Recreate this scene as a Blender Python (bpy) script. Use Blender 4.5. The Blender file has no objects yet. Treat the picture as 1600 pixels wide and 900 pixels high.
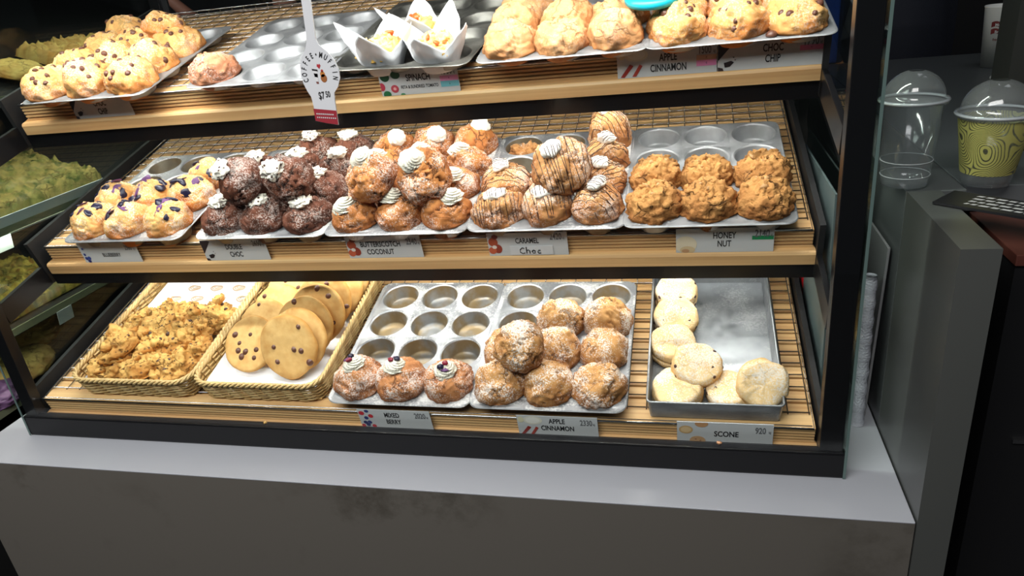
import bpy, bmesh, math, random
import numpy as np
from mathutils import Vector, Matrix, Euler
from mathutils.bvhtree import BVHTree
PI = math.pi
sc = bpy.context.scene
COL = sc.collection

# ---------------------------------------------------------------- camera, world, lights, exposure
cam_d = bpy.data.cameras.new('camera')
cam = bpy.data.objects.new('camera', cam_d); COL.objects.link(cam)
cam.location = (1.13005, -0.87217, 0.64290)
cam.rotation_euler = (1.15643956, 0.103400839, 0.217708725)
cam_d.sensor_width = 36.0
cam_d.lens = 1119.188 / 1600 * 36.0
cam_d.clip_start = 0.02
sc.camera = cam
sc.view_settings.view_transform = 'Standard'
sc.view_settings.look = 'None'
sc.view_settings.gamma = 1.0
sc.view_settings.exposure = 0.0
sc.cycles.use_denoising = True
sc.cycles.max_bounces = 6
sc.cycles.transparent_max_bounces = 16
sc.cycles.caustics_reflective = False
sc.cycles.caustics_refractive = False
w = bpy.data.worlds.new('room_ambient'); sc.world = w; w.use_nodes = True
w.node_tree.nodes['Background'].inputs[0].default_value = (0.75, 0.85, 1.0, 1)
w.node_tree.nodes['Background'].inputs[1].default_value = 0.03

def area(name, loc, rot, sx, sy, power, col=(1, 1, 1), spread=None):
    d = bpy.data.lights.new(name, 'AREA'); d.shape = 'RECTANGLE'; d.size = sx; d.size_y = sy
    d.energy = power; d.color = col
    if spread: d.spread = spread
    o = bpy.data.objects.new(name, d); COL.objects.link(o); o.location = loc; o.rotation_euler = rot
    return o
TILT = 0.255215219
# shop ceiling panels on the customer side and over the work side
area('ceiling_panel_light', (0.25, -1.20, 1.74), (0.35, 0, 0), 2.4, 0.9, 80, (1.0, 0.985, 0.965))
area('ceiling_panel_light', (-1.1, 0.6, 1.72), (0, 0, 0), 0.8, 0.8, 6, (1.0, 0.95, 0.85))
area('ceiling_panel_light', (1.9, 0.7, 1.72), (0, 0, 0), 0.5, 0.5, 1.6, (0.9, 0.95, 1.0))

# ---------------------------------------------------------------- shelf frames
KF = [Vector((0, 0.0051, -0.01935)), Vector((0, .12046, .22737)), Vector((0, .17638, .47012))]
ST = Vector((0, math.cos(TILT), math.sin(TILT))); NT = Vector((0, -math.sin(TILT), math.cos(TILT)))
def SP(k, x, s, n): return KF[k] + ST * s + NT * n + Vector((x, 0, 0))
def SR(e=(0, 0, 0)): return (Matrix.Rotation(TILT, 3, 'X') @ Euler(e, 'ZYX').to_matrix()).to_euler()
RACK = 0.052      # top of the wire racks
PAN = 0.078       # top sheet of the muffin tins

# ---------------------------------------------------------------- materials
MATS = {}
def newmat(name):
    m = bpy.data.materials.new(name); m.use_nodes = True
    nt = m.node_tree; nt.nodes.clear()
    out = nt.nodes.new('ShaderNodeOutputMaterial'); b = nt.nodes.new('ShaderNodeBsdfPrincipled')
    nt.links.new(b.outputs[0], out.inputs[0]); MATS[name] = m
    return m, nt, b
def N(nt, t, **kw):
    n = nt.nodes.new('ShaderNode' + t)
    for k, v in kw.items(): setattr(n, k, v)
    return n
def rgb(c): return (c[0], c[1], c[2], 1)
def sr(*c):   # sRGB 0-255 to linear
    return tuple(((v / 255) / 12.92 if v <= 10 else ((v / 255 + .055) / 1.055) ** 2.4) for v in c)
def plain(name, col, rough=.6, metal=0, bump=0, bscale=60, var=0, vscale=8, coat=0, spec=None, sss=0):
    m, nt, b = newmat(name)
    b.inputs['Base Color'].default_value = rgb(col); b.inputs['Roughness'].default_value = rough
    b.inputs['Metallic'].default_value = metal
    if spec is not None: b.inputs['Specular IOR Level'].default_value = spec
    if coat: b.inputs['Coat Weight'].default_value = coat
    tc = N(nt, 'TexCoord')
    if var:
        no = N(nt, 'TexNoise'); no.inputs['Scale'].default_value = vscale; no.inputs['Detail'].default_value = 5
        nt.links.new(tc.outputs['Object'], no.inputs[0])
        mx = N(nt, 'MixRGB'); mx.inputs[1].default_value = rgb([c * (1 - var) for c in col]); mx.inputs[2].default_value = rgb([min(1, c * (1 + var)) for c in col])
        nt.links.new(no.outputs[0], mx.inputs[0]); nt.links.new(mx.outputs[0], b.inputs['Base Color'])
    if bump:
        no = N(nt, 'TexNoise'); no.inputs['Scale'].default_value = bscale; no.inputs['Detail'].default_value = 4
        nt.links.new(tc.outputs['Object'], no.inputs[0])
        bp = N(nt, 'Bump'); bp.inputs['Strength'].default_value = bump; bp.inputs['Distance'].default_value = .002
        nt.links.new(no.outputs[0], bp.inputs['Height']); nt.links.new(bp.outputs[0], b.inputs['Normal'])
    return m
def ramp(nt, src, p0, p1, lo=0, hi=1):
    r = N(nt, 'MapRange'); r.inputs[1].default_value = p0; r.inputs[2].default_value = p1
    r.inputs[3].default_value = lo; r.inputs[4].default_value = hi; r.clamp = True
    nt.links.new(src, r.inputs[0]); return r.outputs[0]
def mixc(nt, fac, a, b):
    m = N(nt, 'MixRGB')
    for i, v in ((0, fac), (1, a), (2, b)):
        if isinstance(v, (int, float)): m.inputs[i].default_value = v
        elif isinstance(v, tuple): m.inputs[i].default_value = rgb(v)
        else: nt.links.new(v, m.inputs[i])
    return m.outputs[0]
def math_(nt, op, a, b):
    m = N(nt, 'Math', operation=op); m.use_clamp = True
    for i, v in ((0, a), (1, b)):
        if isinstance(v, (int, float)): m.inputs[i].default_value = v
        else: nt.links.new(v, m.inputs[i])
    return m.outputs[0]
def baked(name, edge, top, crumb, sugar=0.0, rough=.75, speck=None, speck_amt=0.0, bump=.5, bscale=140, sugcol=(.86, .84, .80), fissure=.8):
    """crust of a baked thing: browner rim, paler crown, crumb in the cracks, sifted sugar in patches"""
    m, nt, b = newmat(name)
    tc = N(nt, 'TexCoord'); oi = N(nt, 'ObjectInfo')
    off = N(nt, 'VectorMath', operation='SCALE'); cmb = N(nt, 'CombineXYZ')
    for i in range(3): nt.links.new(oi.outputs['Random'], cmb.inputs[i])
    nt.links.new(cmb.outputs[0], off.inputs[0]); off.inputs['Scale'].default_value = 7.0
    ad = N(nt, 'VectorMath', operation='ADD'); nt.links.new(tc.outputs['Object'], ad.inputs[0]); nt.links.new(off.outputs[0], ad.inputs[1])
    V = ad.outputs[0]
    def noise(s, d=4):
        n = N(nt, 'TexNoise'); n.inputs['Scale'].default_value = s; n.inputs['Detail'].default_value = d
        nt.links.new(V, n.inputs[0]); return n.outputs[0]
    rim = N(nt, 'Attribute', attribute_name='rim').outputs['Fac']
    crk = N(nt, 'Attribute', attribute_name='crack').outputs['Fac']
    n1 = noise(38)
    f = math_(nt, 'ADD', rim, ramp(nt, n1, .3, .7, -.3, .3))
    c = mixc(nt, ramp(nt, f, .30, .82), top, edge)
    c = mixc(nt, ramp(nt, noise(95), .35, .75, 0, .35), c, edge)
    c = mixc(nt, crk, c, crumb)
    fis = None
    if fissure > 0:
        nv = N(nt, 'TexNoise'); nv.inputs['Scale'].default_value = 60; nv.inputs['Detail'].default_value = 3; nt.links.new(V, nv.inputs[0])
        sc_ = N(nt, 'VectorMath', operation='SCALE'); nt.links.new(nv.outputs['Color'], sc_.inputs[0]); sc_.inputs['Scale'].default_value = .022
        a2 = N(nt, 'VectorMath', operation='ADD'); nt.links.new(V, a2.inputs[0]); nt.links.new(sc_.outputs[0], a2.inputs[1])
        ve = N(nt, 'TexVoronoi', feature='DISTANCE_TO_EDGE'); ve.inputs['Scale'].default_value = 42; nt.links.new(a2.outputs[0], ve.inputs[0])
        fis = math_(nt, 'MULTIPLY', ramp(nt, ve.outputs[0], .075, .01), ramp(nt, noise(24, 1), .47, .60))
        fis = math_(nt, 'MULTIPLY', fis, ramp(nt, rim, .85, .5, 0, fissure))
        c = mixc(nt, fis, c, tuple(q * .45 for q in crumb))
    if speck is not None:
        vo = N(nt, 'TexVoronoi'); vo.inputs['Scale'].default_value = 110; nt.links.new(V, vo.inputs[0])
        c = mixc(nt, ramp(nt, vo.outputs[0], .28, .16, 0, speck_amt), c, speck)
    if sugar > 0:
        fine = noise(430, 3); low = noise(26, 2)
        tot = math_(nt, 'ADD', ramp(nt, fine, .40, .62, 0, .7), ramp(nt, low, .3, .7, -.4, .45 + .2 * sugar))
        f2 = math_(nt, 'MULTIPLY', ramp(nt, tot, .40, .95, 0, 1), sugar)
        f2 = math_(nt, 'MULTIPLY', f2, ramp(nt, rim, 1.0, .62, .1, 1))
        c = mixc(nt, f2, c, sugcol)
    nt.links.new(c, b.inputs['Base Color']); b.inputs['Roughness'].default_value = rough
    b.inputs['Specular IOR Level'].default_value = .25
    bp = N(nt, 'Bump'); bp.inputs['Strength'].default_value = bump; bp.inputs['Distance'].default_value = .0016
    hgt = noise(bscale, 5)
    if fis is not None:
        sb = N(nt, 'Math', operation='SUBTRACT'); nt.links.new(hgt, sb.inputs[0]); nt.links.new(fis, sb.inputs[1]); hgt = sb.outputs[0]
    nt.links.new(hgt, bp.inputs['Height']); nt.links.new(bp.outputs[0], b.inputs['Normal'])
    return m
def wood(name, c1, c2, sx=1.5, rough=.45):
    m, nt, b = newmat(name)
    tc = N(nt, 'TexCoord'); oi = N(nt, 'ObjectInfo')
    ad = N(nt, 'VectorMath', operation='ADD'); nt.links.new(tc.outputs['Object'], ad.inputs[0]); nt.links.new(oi.outputs['Random'], ad.inputs[1])
    mp = N(nt, 'Mapping'); mp.inputs['Scale'].default_value = (sx, 60, 60); nt.links.new(ad.outputs[0], mp.inputs[0])
    n = N(nt, 'TexNoise'); n.inputs['Scale'].default_value = 2.2; n.inputs['Detail'].default_value = 7; nt.links.new(mp.outputs[0], n.inputs[0])
    c = mixc(nt, ramp(nt, n.outputs[0], .3, .7), c1, c2)
    nt.links.new(c, b.inputs['Base Color']); b.inputs['Roughness'].default_value = rough
    return m
def glassmat(name, tint=(1, 1, 1), rough=.01, ior=1.45, refl=1.0):
    m = bpy.data.materials.new(name); m.use_nodes = True; nt = m.node_tree; nt.nodes.clear()
    out = N(nt, 'OutputMaterial'); mx = N(nt, 'MixShader'); tr = N(nt, 'BsdfTransparent'); gl = N(nt, 'BsdfGlossy')
    tr.inputs[0].default_value = rgb(tint); gl.inputs['Roughness'].default_value = rough; gl.inputs[0].default_value = rgb((refl,) * 3)
    ge_ = N(nt, 'NewGeometry'); dt = N(nt, 'VectorMath', operation='DOT_PRODUCT')
    nt.links.new(ge_.outputs['Incoming'], dt.inputs[0]); nt.links.new(ge_.outputs['Normal'], dt.inputs[1])
    ab = N(nt, 'Math', operation='ABSOLUTE'); nt.links.new(dt.outputs['Value'], ab.inputs[0])
    inv_ = math_(nt, 'SUBTRACT', 1.0, ab.outputs[0]); pw = math_(nt, 'POWER', inv_, 5.0)
    f0 = ((ior - 1) / (ior + 1)) ** 2
    nt.links.new(math_(nt, 'ADD', math_(nt, 'MULTIPLY', pw, 1 - f0), f0), mx.inputs[0])
    nt.links.new(tr.outputs[0], mx.inputs[1]); nt.links.new(gl.outputs[0], mx.inputs[2]); nt.links.new(mx.outputs[0], out.inputs[0])
    MATS[name] = m; return m

WOOD = wood('pine_wood', sr(232, 192, 134), sr(198, 150, 96))
WOODL = wood('pine_moulding', sr(232, 194, 138), sr(202, 156, 104), 1.0)
BLACK = plain('black_steel', (.006, .006, .007), .30, 0, spec=.3)
BLACKM = plain('matt_black', (.010, .010, .011), .6)
CHROME = plain('chrome_wire', (.55, .55, .56), .25, 1.0)
WHITEC = plain('card_white', sr(205, 207, 208), .5)
INK = plain('print_black', (.012, .012, .014), .6)
INKG = plain('print_grey', (.14, .14, .15), .6)
CREAM = plain('whipped_cream', (.90, .86, .72), .55, bump=.15, bscale=200)
WHITECR = plain('white_cream', (.93, .90, .82), .6, bump=.6, bscale=600)
CHOC = plain('dark_chocolate', (.060, .022, .014), .35)
CHIP = plain('milk_chocolate_chip', (.115, .045, .028), .38)
PAPER = plain('white_paper', (.80, .82, .86), .6)
GLASS = glassmat('clear_glass', (.97, .985, .98), refl=.55)
GLASSL = glassmat('end_glass', (.80, .87, .83), refl=.8)
GEDGE = plain('glass_edge', (.10, .15, .14), .12)
PLASTIC = glassmat('clear_plastic', (.84, .86, .88), .10, 1.7)
def _haze():
    nt = PLASTIC.node_tree; out = [n for n in nt.nodes if n.type == 'OUTPUT_MATERIAL'][0]; src = out.inputs[0].links[0].from_socket
    d = N(nt, 'BsdfDiffuse'); d.inputs[0].default_value = (.7, .72, .74, 1); m = N(nt, 'MixShader'); m.inputs[0].default_value = .09
    nt.links.new(src, m.inputs[1]); nt.links.new(d.outputs[0], m.inputs[2]); nt.links.new(m.outputs[0], out.inputs[0])
_haze()
TERRAZZO = plain('counter_top_stone', sr(172, 175, 182), .32, var=.05, vscale=5)

def tin(name, base, dark, rough=.38, metal=.75, flour=0, tan=None, tanamt=0):
    m, nt, b = newmat(name); tc = N(nt, 'TexCoord'); oi = N(nt, 'ObjectInfo')
    ad = N(nt, 'VectorMath', operation='ADD'); nt.links.new(tc.outputs['Object'], ad.inputs[0]); nt.links.new(oi.outputs['Random'], ad.inputs[1])
    def noise(s, d=5):
        n = N(nt, 'TexNoise'); n.inputs['Scale'].default_value = s; n.inputs['Detail'].default_value = d
        nt.links.new(ad.outputs[0], n.inputs[0]); return n.outputs[0]
    n1 = noise(22)
    c = mixc(nt, ramp(nt, n1, .35, .7), base, dark)
    met = metal
    if tan is not None:
        c = mixc(nt, ramp(nt, noise(30), .38, .60, 0, tanamt), c, tan)
    if flour > 0:
        f = math_(nt, 'ADD', ramp(nt, noise(320, 3), .45, .6, 0, .5), ramp(nt, noise(14, 2), .38, .65, -.5, .6))
        f = ramp(nt, f, .2, .8, 0, flour)
        c = mixc(nt, f, c, (.85, .84, .82))
        nt.links.new(ramp(nt, f, 0, .5, metal, 0), b.inputs['Metallic'])
    else: b.inputs['Metallic'].default_value = metal
    nt.links.new(c, b.inputs['Base Color'])
    nt.links.new(ramp(nt, noise(60), .3, .7, rough * .75, rough * 1.35), b.inputs['Roughness'])
    bp = N(nt, 'Bump'); bp.inputs['Strength'].default_value = .12; bp.inputs['Distance'].default_value = .001
    nt.links.new(noise(90), bp.inputs['Height']); nt.links.new(bp.outputs[0], b.inputs['Normal'])
    return m
TIN = tin('tin_clean', (.40, .41, .43), (.24, .25, .26), .50, .6)
TIND = tin('tin_dark', (.22, .22, .20), (.09, .09, .085), .42, .7)
TINF = tin('tin_floured', (.42, .43, .45), (.26, .27, .29), .4, .6, flour=.55)
TINC = tin('tin_cup_greased', (.34, .35, .36), (.22, .22, .21), .45, .6, tan=(.27, .18, .07), tanamt=.85)
TINB = tin('tin_cup_dark', (.22, .20, .16), (.10, .08, .05), .5, .5, tan=(.20, .13, .06), tanamt=.5)

# ---------------------------------------------------------------- mesh helpers
def link(name, me, mat, parent=None, loc=None, rot=None):
    o = bpy.data.objects.new(name, me); COL.objects.link(o)
    if mat is not None and len(me.materials) == 0: me.materials.append(mat)
    if mat is not None and me.materials[0] != mat:
        o.material_slots[0].link = 'OBJECT'; o.material_slots[0].material = mat
    if parent is not None: o.parent = parent
    if loc is not None: o.location = loc
    if rot is not None: o.rotation_euler = rot
    return o
def tag(o, label=None, cat=None, group=None, kind=None):
    if label: o['label'] = label
    if cat: o['category'] = cat
    if group: o['group'] = group
    if kind: o['kind'] = kind
    return o
def empty(name, label, cat, loc=(0, 0, 0), rot=(0, 0, 0), group=None):
    o = bpy.data.objects.new(name, None); COL.objects.link(o); o.location = loc; o.rotation_euler = rot
    o.empty_display_size = .02
    return tag(o, label, cat, group)
def mesh(name, v, f, smooth=False):
    me = bpy.data.meshes.new(name); me.from_pydata([tuple(map(float, p)) for p in v], [], f); me.update()
    if smooth: me.polygons.foreach_set('use_smooth', [True] * len(me.polygons))
    return me
def boxm(x0, x1, y0, y1, z0, z1, bev=0, name='box'):
    bm = bmesh.new(); bmesh.ops.create_cube(bm, size=1)
    for v in bm.verts:
        v.co = Vector(((x0 + x1) / 2 + v.co.x * (x1 - x0), (y0 + y1) / 2 + v.co.y * (y1 - y0), (z0 + z1) / 2 + v.co.z * (z1 - z0)))
    if bev: bmesh.ops.bevel(bm, geom=list(bm.edges), offset=bev, segments=2, profile=.5, affect='EDGES')
    me = bpy.data.meshes.new(name); bm.to_mesh(me); bm.free(); return me
def box(name, dims, mat, parent=None, bev=0, **kw): return link(name, boxm(*dims, bev=bev, name=name), mat, parent, **kw)
def lathe(prof, seg=32, close=False, name='lathe', fr=None):
    """prof: list of (r, z); fr(theta, i) radius factor"""
    v, f = [], []
    for i, (r, z) in enumerate(prof):
        for j in range(seg):
            a = 2 * PI * j / seg; q = r * (fr(a, i) if fr else 1)
            v.append((q * math.cos(a), q * math.sin(a), z))
    for i in range(len(prof) - 1):
        for j in range(seg):
            k = (j + 1) % seg
            f.append((i * seg + j, i * seg + k, (i + 1) * seg + k, (i + 1) * seg + j))
    if close:
        f.append(tuple(range(seg))[::-1]); f.append(tuple((len(prof) - 1) * seg + j for j in range(seg)))
    return mesh(name, v, f, True)
def tubes(paths, r, sides=6, name='tube', closed=False):
    V, F = [], []
    for pts in paths:
        P = np.array(pts, float); n = len(P)
        T = np.zeros_like(P)
        if closed: T = np.roll(P, -1, 0) - np.roll(P, 1, 0)
        else:
            T[1:-1] = P[2:] - P[:-2]; T[0] = P[1] - P[0]; T[-1] = P[-1] - P[-2]
        T /= np.linalg.norm(T, axis=1)[:, None] + 1e-12
        up = np.array([0, 0, 1.]) if abs(T[0][2]) < .9 else np.array([1., 0, 0])
        A = np.cross(T, up); A /= np.linalg.norm(A, axis=1)[:, None] + 1e-9
        B = np.cross(A, T); b0 = len(V)
        for i in range(n):
            rr = r[i] if hasattr(r, '__len__') else r
            for j in range(sides):
                a = 2 * PI * j / sides; V.append(P[i] + rr * (A[i] * math.cos(a) + B[i] * math.sin(a)))
        m = n if closed else n - 1
        for i in range(m):
            i2 = (i + 1) % n
            for j in range(sides):
                k = (j + 1) % sides
                F.append((b0 + i * sides + j, b0 + i * sides + k, b0 + i2 * sides + k, b0 + i2 * sides + j))
        if not closed:
            F.append(tuple(b0 + j for j in range(sides))); F.append(tuple(b0 + (n - 1) * sides + j for j in range(sides))[::-1])
    return mesh(name, V, F, True)
def prism(pts, t, name='prism'):
    """polygon in x,z extruded along y by t (front at y=0)"""
    n = len(pts); v = [(x, 0, z) for x, z in pts] + [(x, t, z) for x, z in pts]
    f = [tuple(range(n)), tuple(range(2 * n - 1, n - 1, -1))] + [(i, i + n, (i + 1) % n + n, (i + 1) % n) for i in range(n)]
    return mesh(name, v, f)
def join(meshes, name='joined'):
    bm = bmesh.new()
    for me in meshes: bm.from_mesh(me)
    out = bpy.data.meshes.new(name); bm.to_mesh(out); bm.free(); return out

# numpy value noise
def _h(i, j, k, s):
    n = (i * 374761393 + j * 668265263 + k * 2147483647 + s * 1274126177) & 0xffffffff
    n = ((n ^ (n >> 13)) * 1274126177) & 0xffffffff
    n = n ^ (n >> 16)
    return (n & 0xffff) / 65535.0
def vnoise(P, s):
    P = P + 100.0; I = np.floor(P).astype(np.int64); F = P - I; F = F * F * (3 - 2 * F)
    r = 0
    for a in (0, 1):
        for b in (0, 1):
            for c in (0, 1):
                wgt = (F[:, 0] if a else 1 - F[:, 0]) * (F[:, 1] if b else 1 - F[:, 1]) * (F[:, 2] if c else 1 - F[:, 2])
                r = r + wgt * _h(I[:, 0] + a, I[:, 1] + b, I[:, 2] + c, s)
    return r * 2 - 1
def fbm(P, s, o=4):
    r = 0; a = 1
    for i in range(o): r = r + a * vnoise(P * 2 ** i, s + i * 17); a *= .5
    return r

def loaf(R, H, seed, neck=True, amp=.10, crack=.5, rough=.045, rn=34, seg=76, ax=1.0, ay=1.0, depth=.024, cscale=1.6, lump=2.2):
    """a muffin: noisy dome with cracks over a tapering neck; attributes rim and crack"""
    prof = []
    for i in range(rn):
        a = (i / (rn - 1)) * PI * .62
        prof.append((R * math.sin(a) ** .92 if a < PI / 2 else R * math.sin(a), H * (math.cos(a) if a < PI / 2 else math.cos(a) * .45), a / (PI * .62)))
    nd = len(prof)
    if neck:
        r0, z0, _ = prof[-1]; rb = R * .60
        prof += [(R * .76, z0 - .002, 1), (R * .74, z0 - .006, 1)]
        for q in (0.4, .7, .97, 1.0): prof.append((R * .74 + (rb - R * .74) * q, z0 - .006 - (depth - .006) * q, 1))
        prof += [(rb * .9, z0 - depth - .001, 1), (.001, z0 - depth - .001, 1)]
    else:
        r0, z0, _ = prof[-1]; prof += [(r0 * .7, z0 - .003, 1), (.001, z0 - .003, 1)]
    pr = np.array(prof); th = np.linspace(0, 2 * PI, seg, endpoint=False)
    r = pr[:, 0][:, None] * np.ones(seg); z = pr[:, 1][:, None] * np.ones(seg)
    X = (r * np.cos(th) * ax).ravel(); Y = (r * np.sin(th) * ay).ravel(); Z = z.ravel()
    rim = (pr[:, 2][:, None] * np.ones(seg)).ravel()
    P = np.stack([X, Y, Z], 1)
    D = P - np.array([0, 0, -H * .3]); D /= np.linalg.norm(D, axis=1)[:, None] + 1e-9
    Q = D * lump
    isd = np.zeros(len(P)); isd[:nd * seg] = 1
    low = fbm(Q + seed, seed, 2); hi = fbm(D * 9 + seed, seed + 50, 4)
    cn = np.abs(fbm(D * cscale + np.array([0, 0, seed * .7]) + .22 * fbm(D * 7, seed + 9, 3)[:, None], seed + 80, 2))
    ck = np.clip(1 - cn / .085, 0, 1) * np.clip((.95 - rim) / .35, 0, 1) * isd
    disp = R * (amp * low + rough * hi) - R * .20 * crack * ck ** .9
    # keep the very top single-valued
    disp *= isd * (1 - .75 * np.clip((rim - .85) / .15, 0, 1))
    P = P + D * disp[:, None]
    P[:seg] = P[:seg].mean(0)
    cv = np.clip(ck * crack * 1.1, 0, 1)
    f = []
    for i in range(len(pr) - 1):
        for j in range(seg):
            k = (j + 1) % seg
            f.append((i * seg + j, (i + 1) * seg + j, (i + 1) * seg + k, i * seg + k))
    me = mesh('loaf', P, f, True)
    for nm, val in (('rim', rim), ('crack', cv)):
        at = me.attributes.new(nm, 'FLOAT', 'POINT'); at.data.foreach_set('value', val.astype(np.float32))
    return me
def bvh_of(me):
    return BVHTree.FromPolygons([v.co.copy() for v in me.vertices], [tuple(p.vertices) for p in me.polygons])
def align(nrm, spin=0.0):
    return (nrm.to_track_quat('Z', 'Y') @ Euler((0, 0, spin)).to_quaternion()).to_euler()
def blob(r, seed, sx=1, sy=1, sz=1, amp=.15, sub=2, fr=1.5, name='blob'):
    bm = bmesh.new(); bmesh.ops.create_icosphere(bm, subdivisions=sub, radius=1)
    P = np.array([v.co[:] for v in bm.verts]); d = 1 + amp * fbm(P * fr + seed, seed, 3)
    for v, q, k in zip(bm.verts, P, d): v.co = Vector((q[0] * k * r * sx, q[1] * k * r * sy, q[2] * k * r * sz))
    me = bpy.data.meshes.new(name); bm.to_mesh(me); bm.free()
    me.polygons.foreach_set('use_smooth', [True] * len(me.polygons)); return me
def curve_text(body, size, sx=1.0, extrude=0.0, align_x='CENTER', name='printed_text'):
    cu = bpy.data.curves.new('txt', 'FONT'); cu.body = body; cu.size = size; cu.align_x = align_x; cu.align_y = 'CENTER'; cu.extrude = extrude; cu.offset = size * .022
    cu.resolution_u = 3
    o = bpy.data.objects.new('txt', cu); me = bpy.data.meshes.new_from_object(o); bpy.data.objects.remove(o)
    me.name = name
    for v in me.vertices: v.co = Vector((v.co.x * sx, v.co.z, v.co.y))   # text upright in x,z
    return me

# ---------------------------------------------------------------- the room
def struct(name, dims, mat): return tag(box(name, dims, mat), kind='structure')
FLOORZ = -0.85
struct('floor', (-4, 3.6, -2.6, 4.1, FLOORZ - .05, FLOORZ), plain('dark_floor_tiles', (.03, .03, .032), .4, var=.3))
struct('wall_back', (-4, 3.6, 4.0, 4.1, FLOORZ, 1.8), plain('dark_wall', (.012, .012, .014), .7))
struct('wall_left', (-4.1, -4, -2.6, 4.1, FLOORZ, 1.8), plain('dark_wall_left', (.02, .02, .02), .7))
struct('ceiling', (-4, 3.6, -2.6, 4.1, 1.8, 1.85), plain('ceiling_paint', (.10, .10, .10), .8))
# grey end partition to the right of the case
PART = plain('grey_laminate', sr(76, 78, 76), .30, var=.08, vscale=6)
wr = struct('wall_right', (1.405, 1.444, -.099, .105, FLOORZ, .334), PART)
tag(box('wall_right_rear', (1.405, 1.475, .107, 1.25, FLOORZ, .333), plain('grey_laminate_rear', sr(84, 87, 88), .3), bev=.001), kind='structure')

# counter
def ledge_mat():
    m, nt, b = newmat('counter_front'); tc = N(nt, 'TexCoord')
    n = N(nt, 'TexNoise'); n.inputs['Scale'].default_value = 5; n.inputs['Detail'].default_value = 9; n.inputs['Roughness'].default_value = .72
    nt.links.new(tc.outputs['Object'], n.inputs[0])
    n2 = N(nt, 'TexNoise'); n2.inputs['Scale'].default_value = 2.1; nt.links.new(tc.outputs['Object'], n2.inputs[0])
    f = math_(nt, 'MULTIPLY', ramp(nt, n.outputs[0], .52, .66), ramp(nt, n2.outputs[0], .5, .68))
    nt.links.new(mixc(nt, f, sr(98, 94, 88), sr(70, 65, 58)), b.inputs['Base Color']); b.inputs['Roughness'].default_value = .45
    return m
ct = empty('counter', 'grey stone counter with a pale ledge carrying the glass display case', 'counter', (.65, .2, FLOORZ))
def rel(o, p):
    o.parent = p; o.matrix_parent_inverse = (Matrix.Translation(p.location) @ p.rotation_euler.to_matrix().to_4x4()).inverted(); return o
rel(box('worktop', (-.105, 1.4035, -.0975, .62, -.0335, -.031), TERRAZZO, bev=.0008), ct)
rel(box('front_panel', (-.105, 1.4035, -.0972, .60, FLOORZ, -.0337), ledge_mat()), ct)
bpy.context.view_layer.update()

# ---------------------------------------------------------------- the display case
case = empty('display_case', 'black framed glass display case with three sloping wooden shelves of baked goods', 'display case', (.65, .3, -.031))
def cp(name, dims, mat, bev=0): return rel(box(name, dims, mat, bev=bev), case)
X0, X1, YF, YB = -.030, 1.336, -.020, .640
TOPZ = .82
cp('base', (X0 + .004, X1 - .004, YF + .012, YB, -.0308, -.012), BLACK, .002)
cp('front_rail', (X0, X1, YF, YF + .016, -.0308, .010), BLACK, .003)
cp('front_channel', (X0 + .03, X1 - .03, YF + .0165, YF + .0265, -.0115, .004), BLACK, .003)
cp('base_frame', (X0 + .002, X1 - .002, YB - .03, YB, -.0115, .02), BLACK)
for x0, x1 in ((X0 + .005, X0 + .030), (X1 - .034, X1 - .005)):
    cp('post', (x0, x1, YF + .0045, YF + .024, .0105, TOPZ), BLACK, .001)
    cp('post', (x0, x1, YB - .022, YB, .0205, TOPZ), BLACK, .001)
cp('front_glass', (X0 + .0055, X1 - .0055, YF, YF + .004, .0105, TOPZ), GLASS)
ge = cp('end_glass', (X0, X0 + .0045, YF, YB, .0105, TOPZ), GLASSL)
cp('end_glass', (X1 - .0045, X1, YF, YB, .0105, TOPZ), GLASSL)
for x0, x1 in ((X0 - .0006, X0 + .003), (X1 - .003, X1 + .0006)):
    cp('glass_edge_strip', (x0, x1, YF - .0012, YF - .0002, -.030, TOPZ), GEDGE)
cp('canopy', (X0, X1, YF, YB, TOPZ, TOPZ + .03), BLACK)
# rear sliding doors
for x0, x1, y in ((X0 + .03, .68, YB - .012), (.64, X1 - .034, YB - .018)):
    d = cp('rear_door', (x0, x1, y, y + .004, .0205, TOPZ), GLASS)
    for a, b in ((x0, x0 + .014), (x1 - .014, x1)):
        rel(box('door_stile', (a, b, y - .001, y + .005, .0205, TOPZ), plain('grey_stile', (.10, .10, .11), .3, .8) if 'grey_stile' not in MATS else MATS['grey_stile']), case).name = 'door_stile'
LED = bpy.data.materials.new('led_diffuser'); LED.use_nodes = True
LED.node_tree.nodes.clear(); _e = N(LED.node_tree, 'Emission'); _o = N(LED.node_tree, 'OutputMaterial'); _e.inputs[0].default_value = (1, .96, .88, 1); _e.inputs[1].default_value = 6; LED.node_tree.links.new(_e.outputs[0], _o.inputs[0])
# shelves
def shelf_part(name, k, dims, mat, bev=0, parent=None):
    o = box(name, dims, mat, bev=bev); o.location = KF[k]; o.rotation_euler = SR()
    return o
def reparent(o, p):
    o.parent = p
    pm = Matrix.LocRotScale(p.location, p.rotation_euler, None)
    if p.parent is not None: pm = Matrix.LocRotScale(p.parent.location, p.parent.rotation_euler, None) @ p.matrix_parent_inverse @ pm
    o.matrix_parent_inverse = pm.inverted(); return o
SD = .47
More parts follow.
